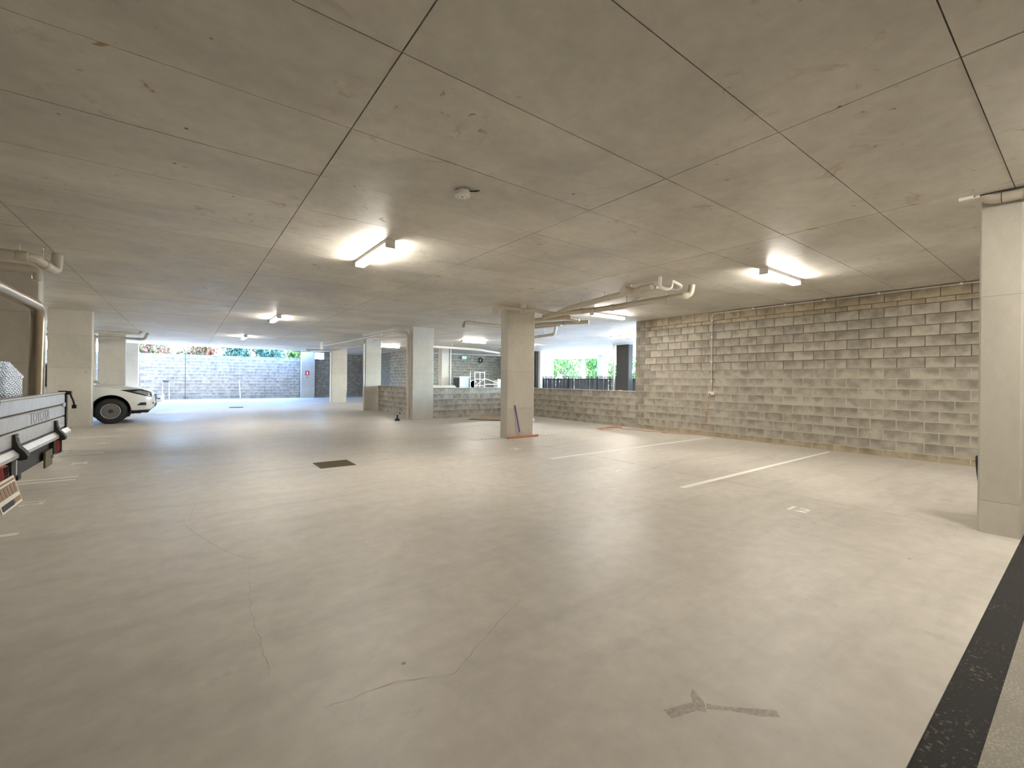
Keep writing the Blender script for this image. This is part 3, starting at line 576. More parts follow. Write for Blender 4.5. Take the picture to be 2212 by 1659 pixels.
# ------------------------------------------------------------------ floor markings
def line(label, x0, x1, y, w=0.08, mat='paint'):
    b = MB(); b.box(x0, x1, y - w / 2, y + w / 2, 0.0, 0.002); tag(b.build('bay_line', mat), label, 'floor marking', 'white parking bay lines')
line('nearest crisp white bay line, running toward the tall block wall', 5.36, 10.75, 3.34)
line('second crisp white bay line, ending below the power point', 5.32, 10.75, 5.94)
line('worn white bay line passing the middle column', 5.38, 9.9, 8.78, 0.10, 'paint_old')
line('faint white bay line behind the middle column', 5.45, 10.98, 11.55, 0.09, 'paint_old')
line('nearest white bay line under the ute tray', -6.6, -1.2, 5.78)
line('nearer of the two close white lines past the ute plate', -6.6, -1.21, 8.37, 0.07)
line('farther of the two close white lines past the ute plate', -6.6, -1.21, 8.6, 0.07)
line('white bay line next past the double line on the ute side', -6.6, -1.22, 11.02)
line('white bay line short of the column by the white pickup', -6.6, -1.24, 13.9)
line('white bay line beside the white pickup front wheel', -6.6, -1.24, 17.12, 0.07)
def number(txt, x, y, side, h=0.26):
    R_ = Matrix.Translation((x, y, 0.0012)) @ Matrix.Rotation(-math.pi / 2 if side > 0 else math.pi / 2, 4, 'Z')
    o = text_mesh(txt, h, 0.001, 'paint', 'bay_number', R_, sx=0.95, bold=0.006); return o
for txt, x, y in (('12', 5.53, 2.02), ('13', 5.49, 4.63), ('14', 5.48, 7.23), ('15', 5.48, 9.98)):
    tag(number(txt, x, y, 1), {'12': 'white stencilled bay number 12 nearest the black threshold strip', '13': 'white stencilled bay number 13 between the two crisp bay lines', '14': 'faint bay number 14 just in front of the middle column', '15': 'faint bay number 15 left of the middle column, toward the drill'}[txt], 'floor marking', 'bay numbers')
for txt, x, y in (('21', -1.35, 7.06), ('20', -1.37, 9.85), ('19', -1.37, 12.55), ('18', -1.37, 15.5)):
    tag(number(txt, x, y, -1), {'21': 'white floor number 21 between the ute plate and the double line', '20': 'white floor number 20 past the double line', '19': 'white floor number 19 in the third bay from the ute', '18': 'faint white floor number 18 near the white pickup'}[txt], 'floor marking', 'bay numbers')

# ------------------------------------------------------------------ drain grates
def grate(label, x0, x1, y0, y1, n):
    t = thing('drain_grate', label, 'drain grate', ((x0 + x1) / 2, (y0 + y1) / 2, 0))
    b = MB(); b.box(x0, x1, y0, y1, 0.0, 0.0015); part(t, 'pit', b, 'pit')
    b = MB(); w = 0.02
    b.box(x0, x1, y0, y0 + w, 0.0, 0.006); b.box(x0, x1, y1 - w, y1, 0.0, 0.006); b.box(x0, x0 + w, y0, y1, 0.0, 0.006); b.box(x1 - w, x1, y0, y1, 0.0, 0.006); part(t, 'frame', b, 'grate')
    m_ = (x1 - x0 - 2 * w) / n
    for k in range(n):
        b = MB(); b.box(x0 + w + m_ * (k + 0.5) - 0.007, x0 + w + m_ * (k + 0.5) + 0.007, y0 + w, y1 - w, 0.0, 0.005); part(t, 'grate_bar', b, 'grate')
    for yy in (y0 + (y1 - y0) * .33, y0 + (y1 - y0) * .66):
        b = MB(); b.box(x0 + w, x1 - w, yy - 0.004, yy + 0.004, 0.0, 0.004); part(t, 'cross_bar', b, 'grate')
grate('rusty drain grate in the aisle floor', 1.70, 2.25, 7.29, 7.83, 12)
grate('distant drain grate in the bright end of the aisle', 1.6, 2.15, 23.8, 24.4, 8)

# ------------------------------------------------------------------ far end: ladder, bucket, pole, sign
t = thing('step_ladder', 'white step ladder against the daylit far wall', 'ladder', (-1.0, 33.7, 0))
for x in (-1.17, -0.83):
    part(t, 'front_rail', MB().bar((x, 33.42, 0), (x + (0.03 if x < -1 else -0.03), 33.78, 1.12), 0.035, 0.05), 'scaffold'); part(t, 'rear_rail', MB().bar((x, 33.95, 0), (x + (0.03 if x < -1 else -0.03), 33.80, 1.10), 0.03, 0.03), 'scaffold')
for k in range(4):
    f = (k + 1) / 4.6; b = MB(); b.box(-1.16, -0.84, 33.42 + 0.36 * f - 0.05, 33.42 + 0.36 * f + 0.05, 1.12 * f - 0.015, 1.12 * f + 0.015); part(t, 'step', b, 'pallid')
b = MB(); b.box(-1.15, -0.85, 33.72, 33.86, 1.08, 1.14); part(t, 'top_cap', b, 'fence')
t = thing('paint_bucket', 'white lidded bucket on the floor by the step ladder', 'bucket', (-1.22, 31.2, 0))
m_ = MB(); m_.lathe([(0.20, 0.0), (0.24, 0.38), (0.245, 0.40)], (-1.22, 31.2, 0), 'z', 24); part(t, 'pail', m_, 'white_plastic', 40)
m_ = MB(); m_.lathe([(0.255, 0.40), (0.255, 0.44), (0.0, 0.445)], (-1.22, 31.2, 0), 'z', 24); part(t, 'lid', m_, 'alu_dark', 40)
part(t, 'handle', MB().tube([(-1.22 + 0.26 * math.cos(a), 31.2 - 0.05 - 0.14 * math.sin(a), 0.36 - 0.1 * math.sin(a)) for a in [k * math.pi / 10 for k in range(11)]], 0.006, 6), 'black')
b = MB(); b.box(-1.28, -1.16, 30.965, 30.98, 0.16, 0.22); part(t, 'paper_label', b, 'fence')
t = thing('pole', 'thin white pole leaning on the daylit far wall', 'pole', (2.85, 33.7, 0)); part(t, 'shaft', MB().tube([(2.86, 33.70, 0.0), (2.78, 33.975, 1.2)], 0.03, 10), 'scaffold', 50)
m_ = MB(); m_.tube([(2.861, 33.697, 0.0), (2.858, 33.71, 0.05)], 0.036, 10); part(t, 'rubber_tip', m_, 'pallid', 50)
t = thing('wall_sign', 'red and white extinguisher sign on the far column', 'sign', (6.9, 33.67, 1.76))
b = MB(); b.box(6.76, 7.02, 33.665, 33.676, 1.60, 1.92); part(t, 'plate', b, 'red_sign')
b = MB(); b.prism([(6.85, 1.65), (6.93, 1.65), (6.93, 1.80), (6.905, 1.83), (6.905, 1.86), (6.94, 1.87), (6.84, 1.87), (6.875, 1.85), (6.875, 1.83), (6.85, 1.80)], lambda p, h: (p[0], h, p[1]), 33.660, 33.665); part(t, 'symbol', b, 'white_plastic')
t = thing('wall_call_point', 'small dark bracket under the red sign on the far column', 'bracket', (6.9, 33.66, 1.45)); b = MB(); b.box(6.86, 6.92, 33.63, 33.676, 1.42, 1.46); part(t, 'hook', b, 'black'); b = MB(); b.box(6.85, 6.93, 33.67, 33.678, 1.40, 1.50); part(t, 'plate', b, 'alu_dark')

# ------------------------------------------------------------------ beyond the half walls
t = thing('exit_sign', 'green lit exit sign hanging before the dim block wall', 'sign', (16.0, 27.3, 3.0))
b = MB(); b.box(15.84, 16.20, 27.28, 27.33, 2.90, 3.09); part(t, 'case', b, 'white_plastic')
b = MB(); b.box(15.86, 16.18, 27.272, 27.28, 2.915, 3.075); f_ = part(t, 'face', b, 'green_sign')
b = MB()
for (x0, x1, z0, z1) in ((15.90, 15.97, 2.95, 3.04), (16.02, 16.04, 2.95, 3.04), (16.02, 16.08, 2.95, 2.965), (16.02, 16.08, 3.025, 3.04), (16.02, 16.07, 2.988, 3.0), (16.10, 16.14, 2.95, 3.04)): b.box(x0, x1, 27.266, 27.272, z0, z1)
part(f_, 'pictogram', b, 'white_plastic')
for x in (15.92, 16.12): part(t, 'hanger', MB().tube([(x, 27.305, 3.09), (x, 27.305, CEIL - 0.002)], 0.006, 6), 'galv')
t = thing('hose_loop', 'black coiled hose loop hung high on the dim block wall', 'hose', (17.5, 27.44, 2.87))
for k in range(3):
    part(t, 'coil', MB().tube([(17.5 + (0.125 + 0.008 * k) * math.cos(a), 27.45 - 0.035 * k, 2.86 + (0.19 - 0.012 * k) * math.sin(a)) for a in [j * math.pi / 12 for j in range(24)]], 0.018, 8, closed=True), 'rubber', 60)
part(t, 'wall_hook', MB().tube([(17.5, 27.5, 3.05), (17.5, 27.34, 3.03), (17.5, 27.33, 3.08)], 0.012, 6), 'galv')
t = thing('machine_cabinet', 'grey steel machine cabinet behind the half wall', 'cabinet', (11.75, 20.3, 0))
b = MB(); b.box(11.47, 12.03, 20.0, 20.6, 0.06, 1.54); part(t, 'body', b, 'pallid'); b = MB(); b.box(11.44, 12.06, 19.97, 20.63, 1.54, 1.575); part(t, 'top_panel', b, 'galv')
b = MB(); b.box(11.50, 12.0, 19.985, 20.0, 0.1, 1.5); d_ = part(t, 'door', b, 'pallid'); b = MB(); b.box(11.53, 11.55, 19.965, 19.985, 0.8, 0.95); part(d_, 'handle', b, 'black')
b = MB(); b.box(11.44, 11.47, 20.0, 20.6, 0.1, 1.5); part(t, 'side_vent', b, 'fence'); b = MB(); b.box(11.47, 12.03, 20.0, 20.6, 0, 0.06); part(t, 'plinth', b, 'black')
t = thing('site_fan', 'round black blower fan between the white scaffold posts', 'fan', (12.35, 20.2, 0))
m_ = MB(); m_.lathe([(0.20, -0.16), (0.235, -0.15), (0.235, 0.15), (0.20, 0.16), (0.20, -0.16)], (12.35, 20.2, 1.17), 'y', 24); part(t, 'drum', m_, 'alu_dark', 40)
m_ = MB(); m_.lathe([(0.06, -0.1), (0.07, 0.1), (0.02, 0.12)], (12.35, 20.2, 1.17), 'y', 16); hub = part(t, 'hub', m_, 'black', 40)
for k in range(5):
    a = k * 2 * math.pi / 5; m_ = MB(); m_.obox((12.35 + 0.12 * math.cos(a), 20.2, 1.17 + 0.12 * math.sin(a)), (0.07 * math.cos(a), 0, 0.07 * math.sin(a)), (-0.04 * math.sin(a), 0.03, 0.04 * math.cos(a)), (0, 0.004, 0)); part(t, 'blade', m_, 'black')
b = MB(); b.box(12.17, 12.53, 20.08, 20.32, 0.0, 0.05); part(t, 'foot', b, 'black'); b = MB(); b.box(12.2, 12.24, 20.15, 20.25, 0.05, 1.1); b.box(12.46, 12.5, 20.15, 20.25, 0.05, 1.1); part(t, 'stand', b, 'black')
t = thing('mobile_scaffold', 'white tubular scaffold frame behind the half wall', 'scaffold', (12.9, 19.6, 0))
for x in (12.0, 12.60, 13.95):
    for y in (19.35, 19.8): part(t, 'upright', MB().tube([(x, y, 0.0), (x, y, 1.84 if x < 13 else 1.3)], 0.022, 8), 'scaffold', 50)
for z in (0.6, 1.1, 1.45, 1.80):
    part(t, 'rung', MB().tube([(12.0, 19.35, z), (12.60, 19.35, z)], 0.018, 8), 'scaffold', 50)
for z in (0.6, 1.18): part(t, 'long_rail', MB().tube([(12.60, 19.35, z), (13.95, 19.35, z)], 0.02, 8), 'scaffold', 50)
part(t, 'diagonal_brace', MB().tube([(12.62, 19.33, 1.48), (13.93, 19.33, 1.1)], 0.015, 8), 'scaffold', 50); part(t, 'diagonal_brace', MB().tube([(12.02, 19.33, 1.1), (12.58, 19.33, 1.45)], 0.015, 8), 'scaffold', 50)
b = MB(); b.box(12.0, 13.95, 19.37, 19.78, 0.62, 0.66); part(t, 'deck', b, 'timber')
t = thing('storage_box', 'white box at the edge of the middle column behind the scaffold', 'box', (14.1, 20.2, 0)); b = MB(); b.box(13.9, 14.3, 20.0, 20.4, 0, 1.42); part(t, 'body', b, 'white_plastic'); b = MB(); b.box(13.88, 14.32, 19.98, 20.42, 1.42, 1.47); part(t, 'lid', b, 'pallid')

# picket fence with spear tops
t = thing('picket_fence', 'dark metal picket fence with spear tops beyond the half wall', 'fence', (19.0, 18.5, 0))
pk = MB(); pk.prism([(-.053, .04), (.053, .04), (.053, 1.53), (.018, 1.55), (.018, 1.60), (.036, 1.625), (.0, 1.74), (-.036, 1.625), (-.018, 1.60), (-.018, 1.55), (-.053, 1.53)], lambda p, h: (h, p[0], p[1]), -0.012, 0.012); pkm = pk.mesh('picket', 'paling')
y = 10.0; k = 0
while y < 24.3:
    o = bpy.data.objects.new('picket', pkm); C.objects.link(o); o.parent = t; o.location = (0, y - 18.5, random.uniform(-0.012, 0.012)); o.rotation_euler = (random.uniform(-.012, .012), 0, 0); y += 0.118
for z in (0.25, 1.50):
    b = MB(); b.box(18.955, 18.985, 10.0, 24.3, z, z + 0.045); part(t, 'rail', b, 'fence')
for y in (10.0, 12.4, 14.8, 17.2, 19.6, 22.0, 24.2):
    b = MB(); b.box(18.90, 18.955, y - 0.03, y + 0.03, 0, 1.66); part(t, 'post', b, 'fence')

# ------------------------------------------------------------------ trees and shrubs outside
def leafy(name, label, c, rx, ry, rz, n, size, mat, cat='tree', trunk=True, group=None, seed=1):
    rnd = random.Random(seed); base = (c[0], c[1], -0.36)
    t = thing(name, label, cat, base, group); mb = MB()
    blobs = [(Vector((rnd.uniform(-.7, .7) * rx, rnd.uniform(-.7, .7) * ry, rnd.uniform(-.75, .75) * rz)), rnd.uniform(.22, .5)) for _ in range(16)]
    for _ in range(n):
        o_, s_ = rnd.choice(blobs); d = Vector((rnd.gauss(0, 1), rnd.gauss(0, 1), rnd.gauss(0, 1))).normalized() * (rnd.random() ** 0.4) * s_
        p = Vector(c) + o_ + Vector((d.x * rx, d.y * ry, d.z * rz))
        q = Euler((rnd.uniform(0, 6.3), rnd.uniform(0, 6.3), rnd.uniform(0, 6.3))).to_matrix(); L = size * rnd.uniform(.6, 1.3)
        vs = [p + q @ Vector(v) for v in ((0, 0, 0), (L * .5, L * .22, L * .06), (L, 0, -.05 * L), (L * .5, -L * .22, L * .06))]
        mb.add(vs, [(0, 1, 2, 3)])
    stuff(part(t, 'foliage', mb, mat))
    if trunk:
        part(t, 'trunk', MB().tube([(c[0], c[1], -0.36), (c[0] + .1, c[1], c[2] * .5), (c[0], c[1] + .1, c[2])], [rx * .09, rx * .07, rx * .04], 8), 'bark', 60)
        for k in range(6):
            o_ = blobs[k][0]; part(t, 'branch', MB().tube([(c[0], c[1], c[2] * .55), Vector(c) + o_ * .5, Vector(c) + o_ * .9], [rx * .035, rx * .025, rx * .012], 6), 'bark', 60)
leafy('flowering_shrub', 'red leaved shrub above the far wall by the bluish column', (-1.7, 36.3, 2.75), 1.12, 1.0, 1.5, 3000, 0.26, 'leaf_red', 'shrub', group='shrubs over the far wall', seed=1)
leafy('flowering_shrub', 'red and green shrub above the far wall, second from the bluish column', (0.5, 36.4, 2.75), 1.1, 1.0, 1.45, 3000, 0.26, 'leaf_red', 'shrub', group='shrubs over the far wall', seed=2)
leafy('garden_shrub', 'bluish green shrub spilling over the far wall', (2.6, 36.1, 2.75), 1.12, 1.0, 1.35, 3400, 0.24, 'leaf_teal', 'shrub', group='shrubs over the far wall', seed=3)
leafy('garden_shrub', 'dark green shrub over the far wall left of the signed column', (4.75, 36.2, 2.75), 1.12, 1.0, 1.35, 3400, 0.24, 'leaf_teal', 'shrub', group='shrubs over the far wall', seed=4)
leafy('garden_shrub', 'green shrub over the far wall beside the signed column', (6.9, 36.3, 2.75), 1.15, 1.0, 1.35, 3400, 0.24, 'leaf', 'shrub', group='shrubs over the far wall', seed=5)
leafy('garden_tree', 'broad sparse green tree beyond the fence', (32.6, 34.2, 2.9), 2.5, 2.5, 2.4, 2200, 0.42, 'leaf', group='trees beyond the fence', seed=6)
leafy('garden_tree', 'narrow bright green tree left of the pale far column', (30.5, 28.2, 2.5), 1.0, 1.0, 2.1, 1500, 0.36, 'leaf', group='trees beyond the fence', seed=7)
leafy('garden_tree', 'thin green tree between the pale far column and the post', (30.5, 25.7, 2.6), 1.0, 1.0, 1.8, 900, 0.34, 'leaf', group='trees beyond the fence', seed=8)
leafy('garden_tree', 'green tree at the end of the tall block wall opening', (30.0, 22.6, 2.5), 1.3, 1.3, 2.3, 1800, 0.34, 'leaf', group='trees beyond the fence', seed=9)

# ------------------------------------------------------------------ wheels shared by both vehicles
def wheel(root, x, y, z, r, w, side, hub='steel_rim'):
    """tyre with tread blocks, dished rim with nuts; side = -1 faces -y, +1 faces +y, axis along y"""
    s = side; m_ = MB(); h = w / 2
    m_.lathe([(r * .60, s * h * .80), (r * .66, s * h * .98), (r * .80, s * h), (r * .93, s * h * .93), (r * .985, s * h * .74), (r, s * h * .5), (r, -s * h * .5), (r * .985, -s * h * .74), (r * .93, -s * h * .95), (r * .66, -s * h), (r * .60, -s * h * .8)], (x, y, z), 'y', 40)
    ty = part(root, 'tyre', m_, 'rubber', 35)
    b = MB()
    for k in range(36):
        a = 2 * math.pi * k / 36; c_, s_ = math.cos(a), math.sin(a)
        for off in (-.3, .3): b.obox((x + c_ * r, y + w * off, z + s_ * r), (c_ * .006, 0, s_ * .006), (-s_ * .018, 0, c_ * .018), (0, w * .13, 0))
    stuff(part(ty, 'tread', b, 'rubber'))
    m_ = MB(); m_.lathe([(r * .61, s * h * .86), (r * .57, s * h * .86), (r * .53, s * h * .45), (r * .45, s * h * .40), (r * .40, s * h * .62), (r * .25, s * h * .66), (r * .20, s * h * .5), (0.0, s * h * .5)], (x, y, z), 'y', 32); rm = part(root, 'rim', m_, hub, 35)
    for q_ in (.585, .425, .235):
        m_ = MB(); m_.tube([(x + r * q_ * math.cos(a), y + s * h * (.88 if q_ > .5 else .64), z + r * q_ * math.sin(a)) for a in [j * math.pi / 18 for j in range(36)]], r * .022, 6, closed=True); part(rm, 'rim_ring', m_, 'alu', 60)
    m_ = MB(); m_.lathe([(r * .17, s * h * .5), (r * .16, s * h * .85), (r * .1, s * h * .92), (0, s * h * .92)], (x, y, z), 'y', 16); part(rm, 'hub_cap', m_, 'black', 35)
    for k in range(6):
        a = 2 * math.pi * k / 6; m_ = MB(); m_.lathe([(.012, s * h * .6), (.011, s * h * .74), (0, s * h * .75)], (x + r * .27 * math.cos(a), y, z + r * .27 * math.sin(a)), 'y', 6); part(rm, 'wheel_nut', m_, 'chrome')

# ------------------------------------------------------------------ white pickup nosing out from its bay
NX, CY = -0.79, 18.33
pk_ = thing('pickup', 'white pickup nosing out from behind a column', 'pickup', (NX - 2.6, CY, 0))
secs = [(0.0, .56, .74, .50), (0.03, .44, .84, .68), (0.10, .385, .93, .80), (0.22, .36, .99, .875), (0.45, .35, 1.05, .915), (0.8, .36, 1.095, .925), (1.2, .38, 1.135, .925), (1.5, .42, 1.165, .92), (2.0, .42, 1.15, .915), (3.6, .42, 1.15, .915), (3.75, .44, 1.18, .915), (5.0, .52, 1.18, .91), (5.25, .55, 1.15, .88)]
def prof(zb, zt, hw):
    h = zt - zb; P = [(0, zb), (.78, zb), (.94, zb + .06 * h), (.99, zb + .22 * h), (1.0, zb + .45 * h), (1.0, zb + .62 * h), (.985, zb + .80 * h), (.94, zb + .93 * h), (.80, zt), (.45, zt + .018), (0, zt + .024)]
    R_ = [(a * hw, z) for a, z in P]; return R_ + [(-a, z) for a, z in R_[-2:0:-1]]
mb = MB(); n = None
for s, zb, zt, hw in secs:
    q = prof(zb, zt, hw); n = len(q); mb.v += [(NX - s, CY + a, z) for a, z in q]
for i in range(len(secs) - 1):
    for k in range(n): mb.f.append((i * n + k, i * n + (k + 1) % n, (i + 1) * n + (k + 1) % n, (i + 1) * n + k))
mb.f += [tuple(range(n)), tuple((len(secs) - 1) * n + k for k in range(n))]
body = part(pk_, 'body', mb, 'car', 28)
cut = MB()
for xs in (1.0, 4.15):
    for sd in (-1, 1): cut.lathe([(0.455, sd * 0.62), (0.455, sd * 1.1)], (NX - xs, CY, 0.40), 'y', 40)
co = shift(cut, pk_.location).build('cutter', 'black'); co.parent = pk_
md = body.modifiers.new('arch', 'BOOLEAN'); md.object = co; md.operation = 'DIFFERENCE'; md.solver = 'EXACT'
bpy.context.view_layer.update()
me = bpy.data.meshes.new_from_object(body.evaluated_get(bpy.context.evaluated_depsgraph_get())); body.modifiers.clear()
me.materials.clear(); me.materials.append(M['car'])
for p in me.polygons: p.material_index = 0; p.use_smooth = True
try: me.set_sharp_from_angle(angle=math.radians(28))
except Exception: pass
body.data = me; bpy.data.objects.remove(co)
bv = BVHTree.FromPolygons([v.co.copy() for v in me.vertices], [tuple(p.vertices) for p in me.polygons])
O = Vector(pk_.location)
def inside(p, poly):
    r = False
    for i in range(len(poly)):
        (x1, z1), (x2, z2) = poly[i - 1], poly[i]
        if (z1 > p[1]) != (z2 > p[1]) and p[0] < (x2 - x1) * (p[1] - z1) / (z2 - z1) + x1: r = not r
    return r
def wrap(name, parent, poly, side, mat, off=0.006, n=14, smooth=40, axis='y'):
    """a panel lying on the body: poly (four corners, s along the car and z) projected from the side or the front"""
    mb = MB(); A, B, Cc, D = [Vector(p) for p in poly]; ok = {}
    for i in range(n + 1):
        for j in range(n + 1):
            u, v = i / n, j / n; p = (A.lerp(B, u)).lerp(D.lerp(Cc, u), v)
            if axis == 'y': o_ = Vector((NX - p.x, CY + side * 3, p.y)) - O; d = Vector((0, -side, 0))
            else: o_ = Vector((NX + 2, CY + p.x, p.y)) - O; d = Vector((-1, 0, 0))
            h, nrm, _, _ = bv.ray_cast(o_, d)
            if h is not None: ok[(i, j)] = len(mb.v); mb.v.append(tuple(h - d * off))
    for i in range(n):
        for j in range(n):
            q = [(i, j), (i + 1, j), (i + 1, j + 1), (i, j + 1)]
            if all(k in ok for k in q): mb.f.append(tuple(ok[k] for k in q))
    if not mb.f: return None
    o = mb.build(name, mat, parent, smooth)
    sm = o.modifiers.new('thick', 'SOLIDIFY'); sm.thickness = 0.008; sm.offset = 0
    return o
for sd in (-1, 1):
    hl = wrap('headlamp', pk_, [(0.075, .775), (0.80, 1.0), (0.30, 1.025), (0.08, .945)], sd, 'glass_dark', 0.006)
    wrap('lamp_lens', hl, [(0.12, .82), (0.50, .945), (0.36, .985), (0.12, .92)], sd, 'lens', 0.011, 10)
    wrap('light_strip', hl, [(0.10, .815), (0.16, .815), (0.27, .955), (0.22, .955)], sd, 'chrome', 0.014, 8)
    wrap('fog_lamp_recess', pk_, [(0.20, .535), (0.42, .535), (0.33, .62), (0.20, .62)], sd, 'black', 0.006)
    wrap('marker_lamp', pk_, [(0.015, .56), (0.055, .56), (0.055, .62), (0.015, .62)], sd, 'red_lens', 0.006, 6)
wrap('grille', pk_, [(-.42, .62), (.42, .62), (.46, .84), (-.46, .84)], 1, 'black', 0.008, 16, axis='x')
for z in (.66, .72, .78): wrap('grille_bar', pk_, [(-.42, z), (.42, z), (.42, z + .018), (-.42, z + .018)], 1, 'chrome', 0.016, 12, axis='x')
wrap('lower_intake', pk_, [(-.5, .46), (.5, .46), (.52, .56), (-.52, .56)], 1, 'black', 0.008, 12, axis='x')
b = MB(); b.box(NX + 0.0, NX + 0.016, CY - .19, CY + .19, .57, .67); part(pk_, 'number_plate', b, 'white_plastic')
for xs in (1.0, 4.15):
    for sd in (-1, 1):
        yy = CY + sd * 0.79; wheel(pk_, NX - xs, yy, 0.372, 0.372, 0.245, sd)
        m_ = MB(); ys = [sd * .60, sd * .62, sd * .90]; m_.lathe([(0.0, ys[0]), (.452, ys[0]), (.452, ys[2]), (.44, ys[2]), (.44, ys[1]), (0.0, ys[1])], (NX - xs, CY, 0.40), 'y', 36); 
        # keep only the part of the liner above the sill
        keep = [f for f in m_.f if sum(m_.v[i][2] for i in f) / len(f) > 0.30]; m_.f = keep; part(pk_, 'wheel_arch_liner', m_, 'rubber', 40)
# under body, bumper skirt
b = MB(); b.box(NX - 5.0, NX - .35, CY - .45, CY + .45, .26, .42); part(pk_, 'chassis', b, 'black')
b = MB(); b.box(NX - .55, NX - .16, CY - .75, CY + .75, .30, .365); part(pk_, 'skid_panel', b, 'black')
# cab: glasshouse, roof, pillars
gh = [(1.38, 1.13), (2.12, 1.72), (3.45, 1.72), (3.62, 1.13)]
def cabpt(s, z, sd): f = (z - 1.13) / .6; return (NX - s, CY + sd * (.87 - .17 * f), z)
mb = MB(); mb.v = [cabpt(s, z, -1) for s, z in gh] + [cabpt(s, z, 1) for s, z in gh]; mb.f = [(0, 1, 2, 3), (4, 7, 6, 5), (0, 4, 5, 1), (1, 5, 6, 2), (2, 6, 7, 3), (3, 7, 4, 0)]; part(pk_, 'window_glass', mb, 'glass_dark')
mb = MB(); rs = [(2.06, 1.70, .0), (2.2, 1.775, .06), (2.6, 1.80, .06), (3.35, 1.785, .06), (3.5, 1.70, 0)]
for s, z, i_ in rs:
    for k in range(9): a = -1 + k / 4; mb.v.append((NX - s, CY + a * (.715 - (.05 if abs(a) == 1 else 0)), z - .03 * abs(a) ** 3))
for i in range(len(rs) - 1):
    for k in range(8): mb.f.append((i * 9 + k, i * 9 + k + 1, i * 9 + 10 + k, i * 9 + 9 + k))
r_ = part(pk_, 'roof', mb, 'car', 50); sm = r_.modifiers.new('thick', 'SOLIDIFY'); sm.thickness = .03
for sd in (-1, 1):
    for (a, b_) in (((1.36, 1.13), (2.12, 1.74)), ((2.55, 1.13), (2.55, 1.74)), ((3.62, 1.13), (3.45, 1.74))): part(pk_, 'pillar', MB().bar(cabpt(*a, sd * 1.005), cabpt(*b_, sd * 1.005), .05, .05), 'car')
    b = MB(); b.obox((NX - 1.75, CY + sd * 1.02, 1.2), (.05, 0, 0), (0, .10, 0), (0, 0, .08)); part(pk_, 'wing_mirror', b, 'car')
    b = MB(); b.bar((NX - 1.9, CY + sd * .93, .98), (NX - 1.75, CY + sd * .93, .98), .02, .03); part(pk_, 'door_handle', b, 'car')

# ------------------------------------------------------------------ aluminium tray ute, tail toward the aisle
U = thing('tray_ute', 'aluminium tray ute parked tail out toward the aisle', 'ute', (-0.88, 4.64, 0))
Y0, Y1 = 3.72, 5.57
boards = [(.962, 1.056), (1.065, 1.161), (1.170, 1.264)]
gate = MB(); gate.box(-.918, -.906, Y0 + .01, Y1 - .01, .955, 1.26); gt = part(U, 'tailgate', gate, 'seam')
for z0, z1 in boards:
    b = MB(); c = .006; b.prism([(-.906, z0), (-.886, z0), (-.880, z0 + c), (-.880, z1 - c), (-.886, z1), (-.906, z1)], lambda p, h: (p[0], h, p[1]), Y0, Y1); bo = part(gt, 'gate_board', b, 'alu')
b = MB(); b.prism([(-.925, 1.262), (-.878, 1.262), (-.874, 1.268), (-.874, 1.276), (-.925, 1.276)], lambda p, h: (p[0], h, p[1]), Y0, Y1); part(gt, 'top_cap_rail', b, 'alu')
text_mesh('TOYOTA', 0.115, 0.0006, 'text_violet', 'lettering', Matrix.Translation(Vector((-.8785, 4.75, 1.112)) - Vector(U.location)) @ Matrix.Rotation(math.pi / 2, 4, 'Z') @ Matrix.Rotation(math.pi / 2, 4, 'X'), gt, sx=1.15)
b = MB(); b.prism([(-.96, .952), (-.872, .952), (-.848, .922), (-.848, .900), (-.87, .890), (-.96, .888)], lambda p, h: (p[0], h, p[1]), Y0 - .03, Y1 + .08); part(U, 'rear_rail', b, 'alu')
b = MB(); b.box(-3.35, -.93, Y0 + .02, Y1 - .02, .89, .93); part(U, 'deck', b, 'alu_dark')
for yy in (Y0, Y1):
    for z0, z1 in boards:
        b = MB(); b.box(-3.33, -.93, yy - .0125, yy + .0125, z0, z1); part(U, 'side_board', b, 'alu')
b = MB(); b.box(-3.36, -3.32, Y0, Y1, .93, 1.55); part(U, 'headboard', b, 'alu')
for yy in (Y0 - .045, Y1 + .045):
    b = MB(); b.box(-.925, -.872, yy - .025, yy + .025, .935, 1.285); ps = part(U, 'corner_post', b, 'black'); b = MB(); b.box(-.90, -.845, yy - .02, yy + .04, 1.25, 1.282); part(ps, 'latch', b, 'black')
# latch plates on the gate end
b = MB(); b.box(-.882, -.872, Y1 - .10, Y1 - .01, 1.145, 1.18); part(gt, 'latch_plate', b, 'alu')
# trailer lead hanging from the post
ld = part(U, 'trailer_lead', MB().tube(rounded([(-.862, 5.66, 1.27), (-.852, 5.68, 1.22), (-.85, 5.74, 1.19), (-.845, 5.755, 1.145)], .03), .007, 8), 'rubber', 50); b = MB(); b.box(-.86, -.83, 5.738, 5.772, 1.115, 1.15); part(ld, 'plug', b, 'black')
# S shaped hinges
for yy in (5.215, 4.13):
    b = MB(); pr = [(-.881, 1.045), (-.868, 1.045), (-.862, 1.00), (-.850, .965), (-.826, .935), (-.812, .905), (-.815, .885), (-.845, .878), (-.86, .885), (-.881, .90)]
    b.prism(pr, lambda p, h: (p[0], h, p[1]), yy - .035, yy + .035); hg = part(U, 'hinge', b, 'black')
    for zz in (1.03, .99):
        m_ = MB(); m_.lathe([(.009, 0), (.008, .008), (0, .009)], (-.866 + (.006 if zz < 1 else 0), yy - .012, zz), 'x', 8); part(hg, 'bolt', m_, 'galv')
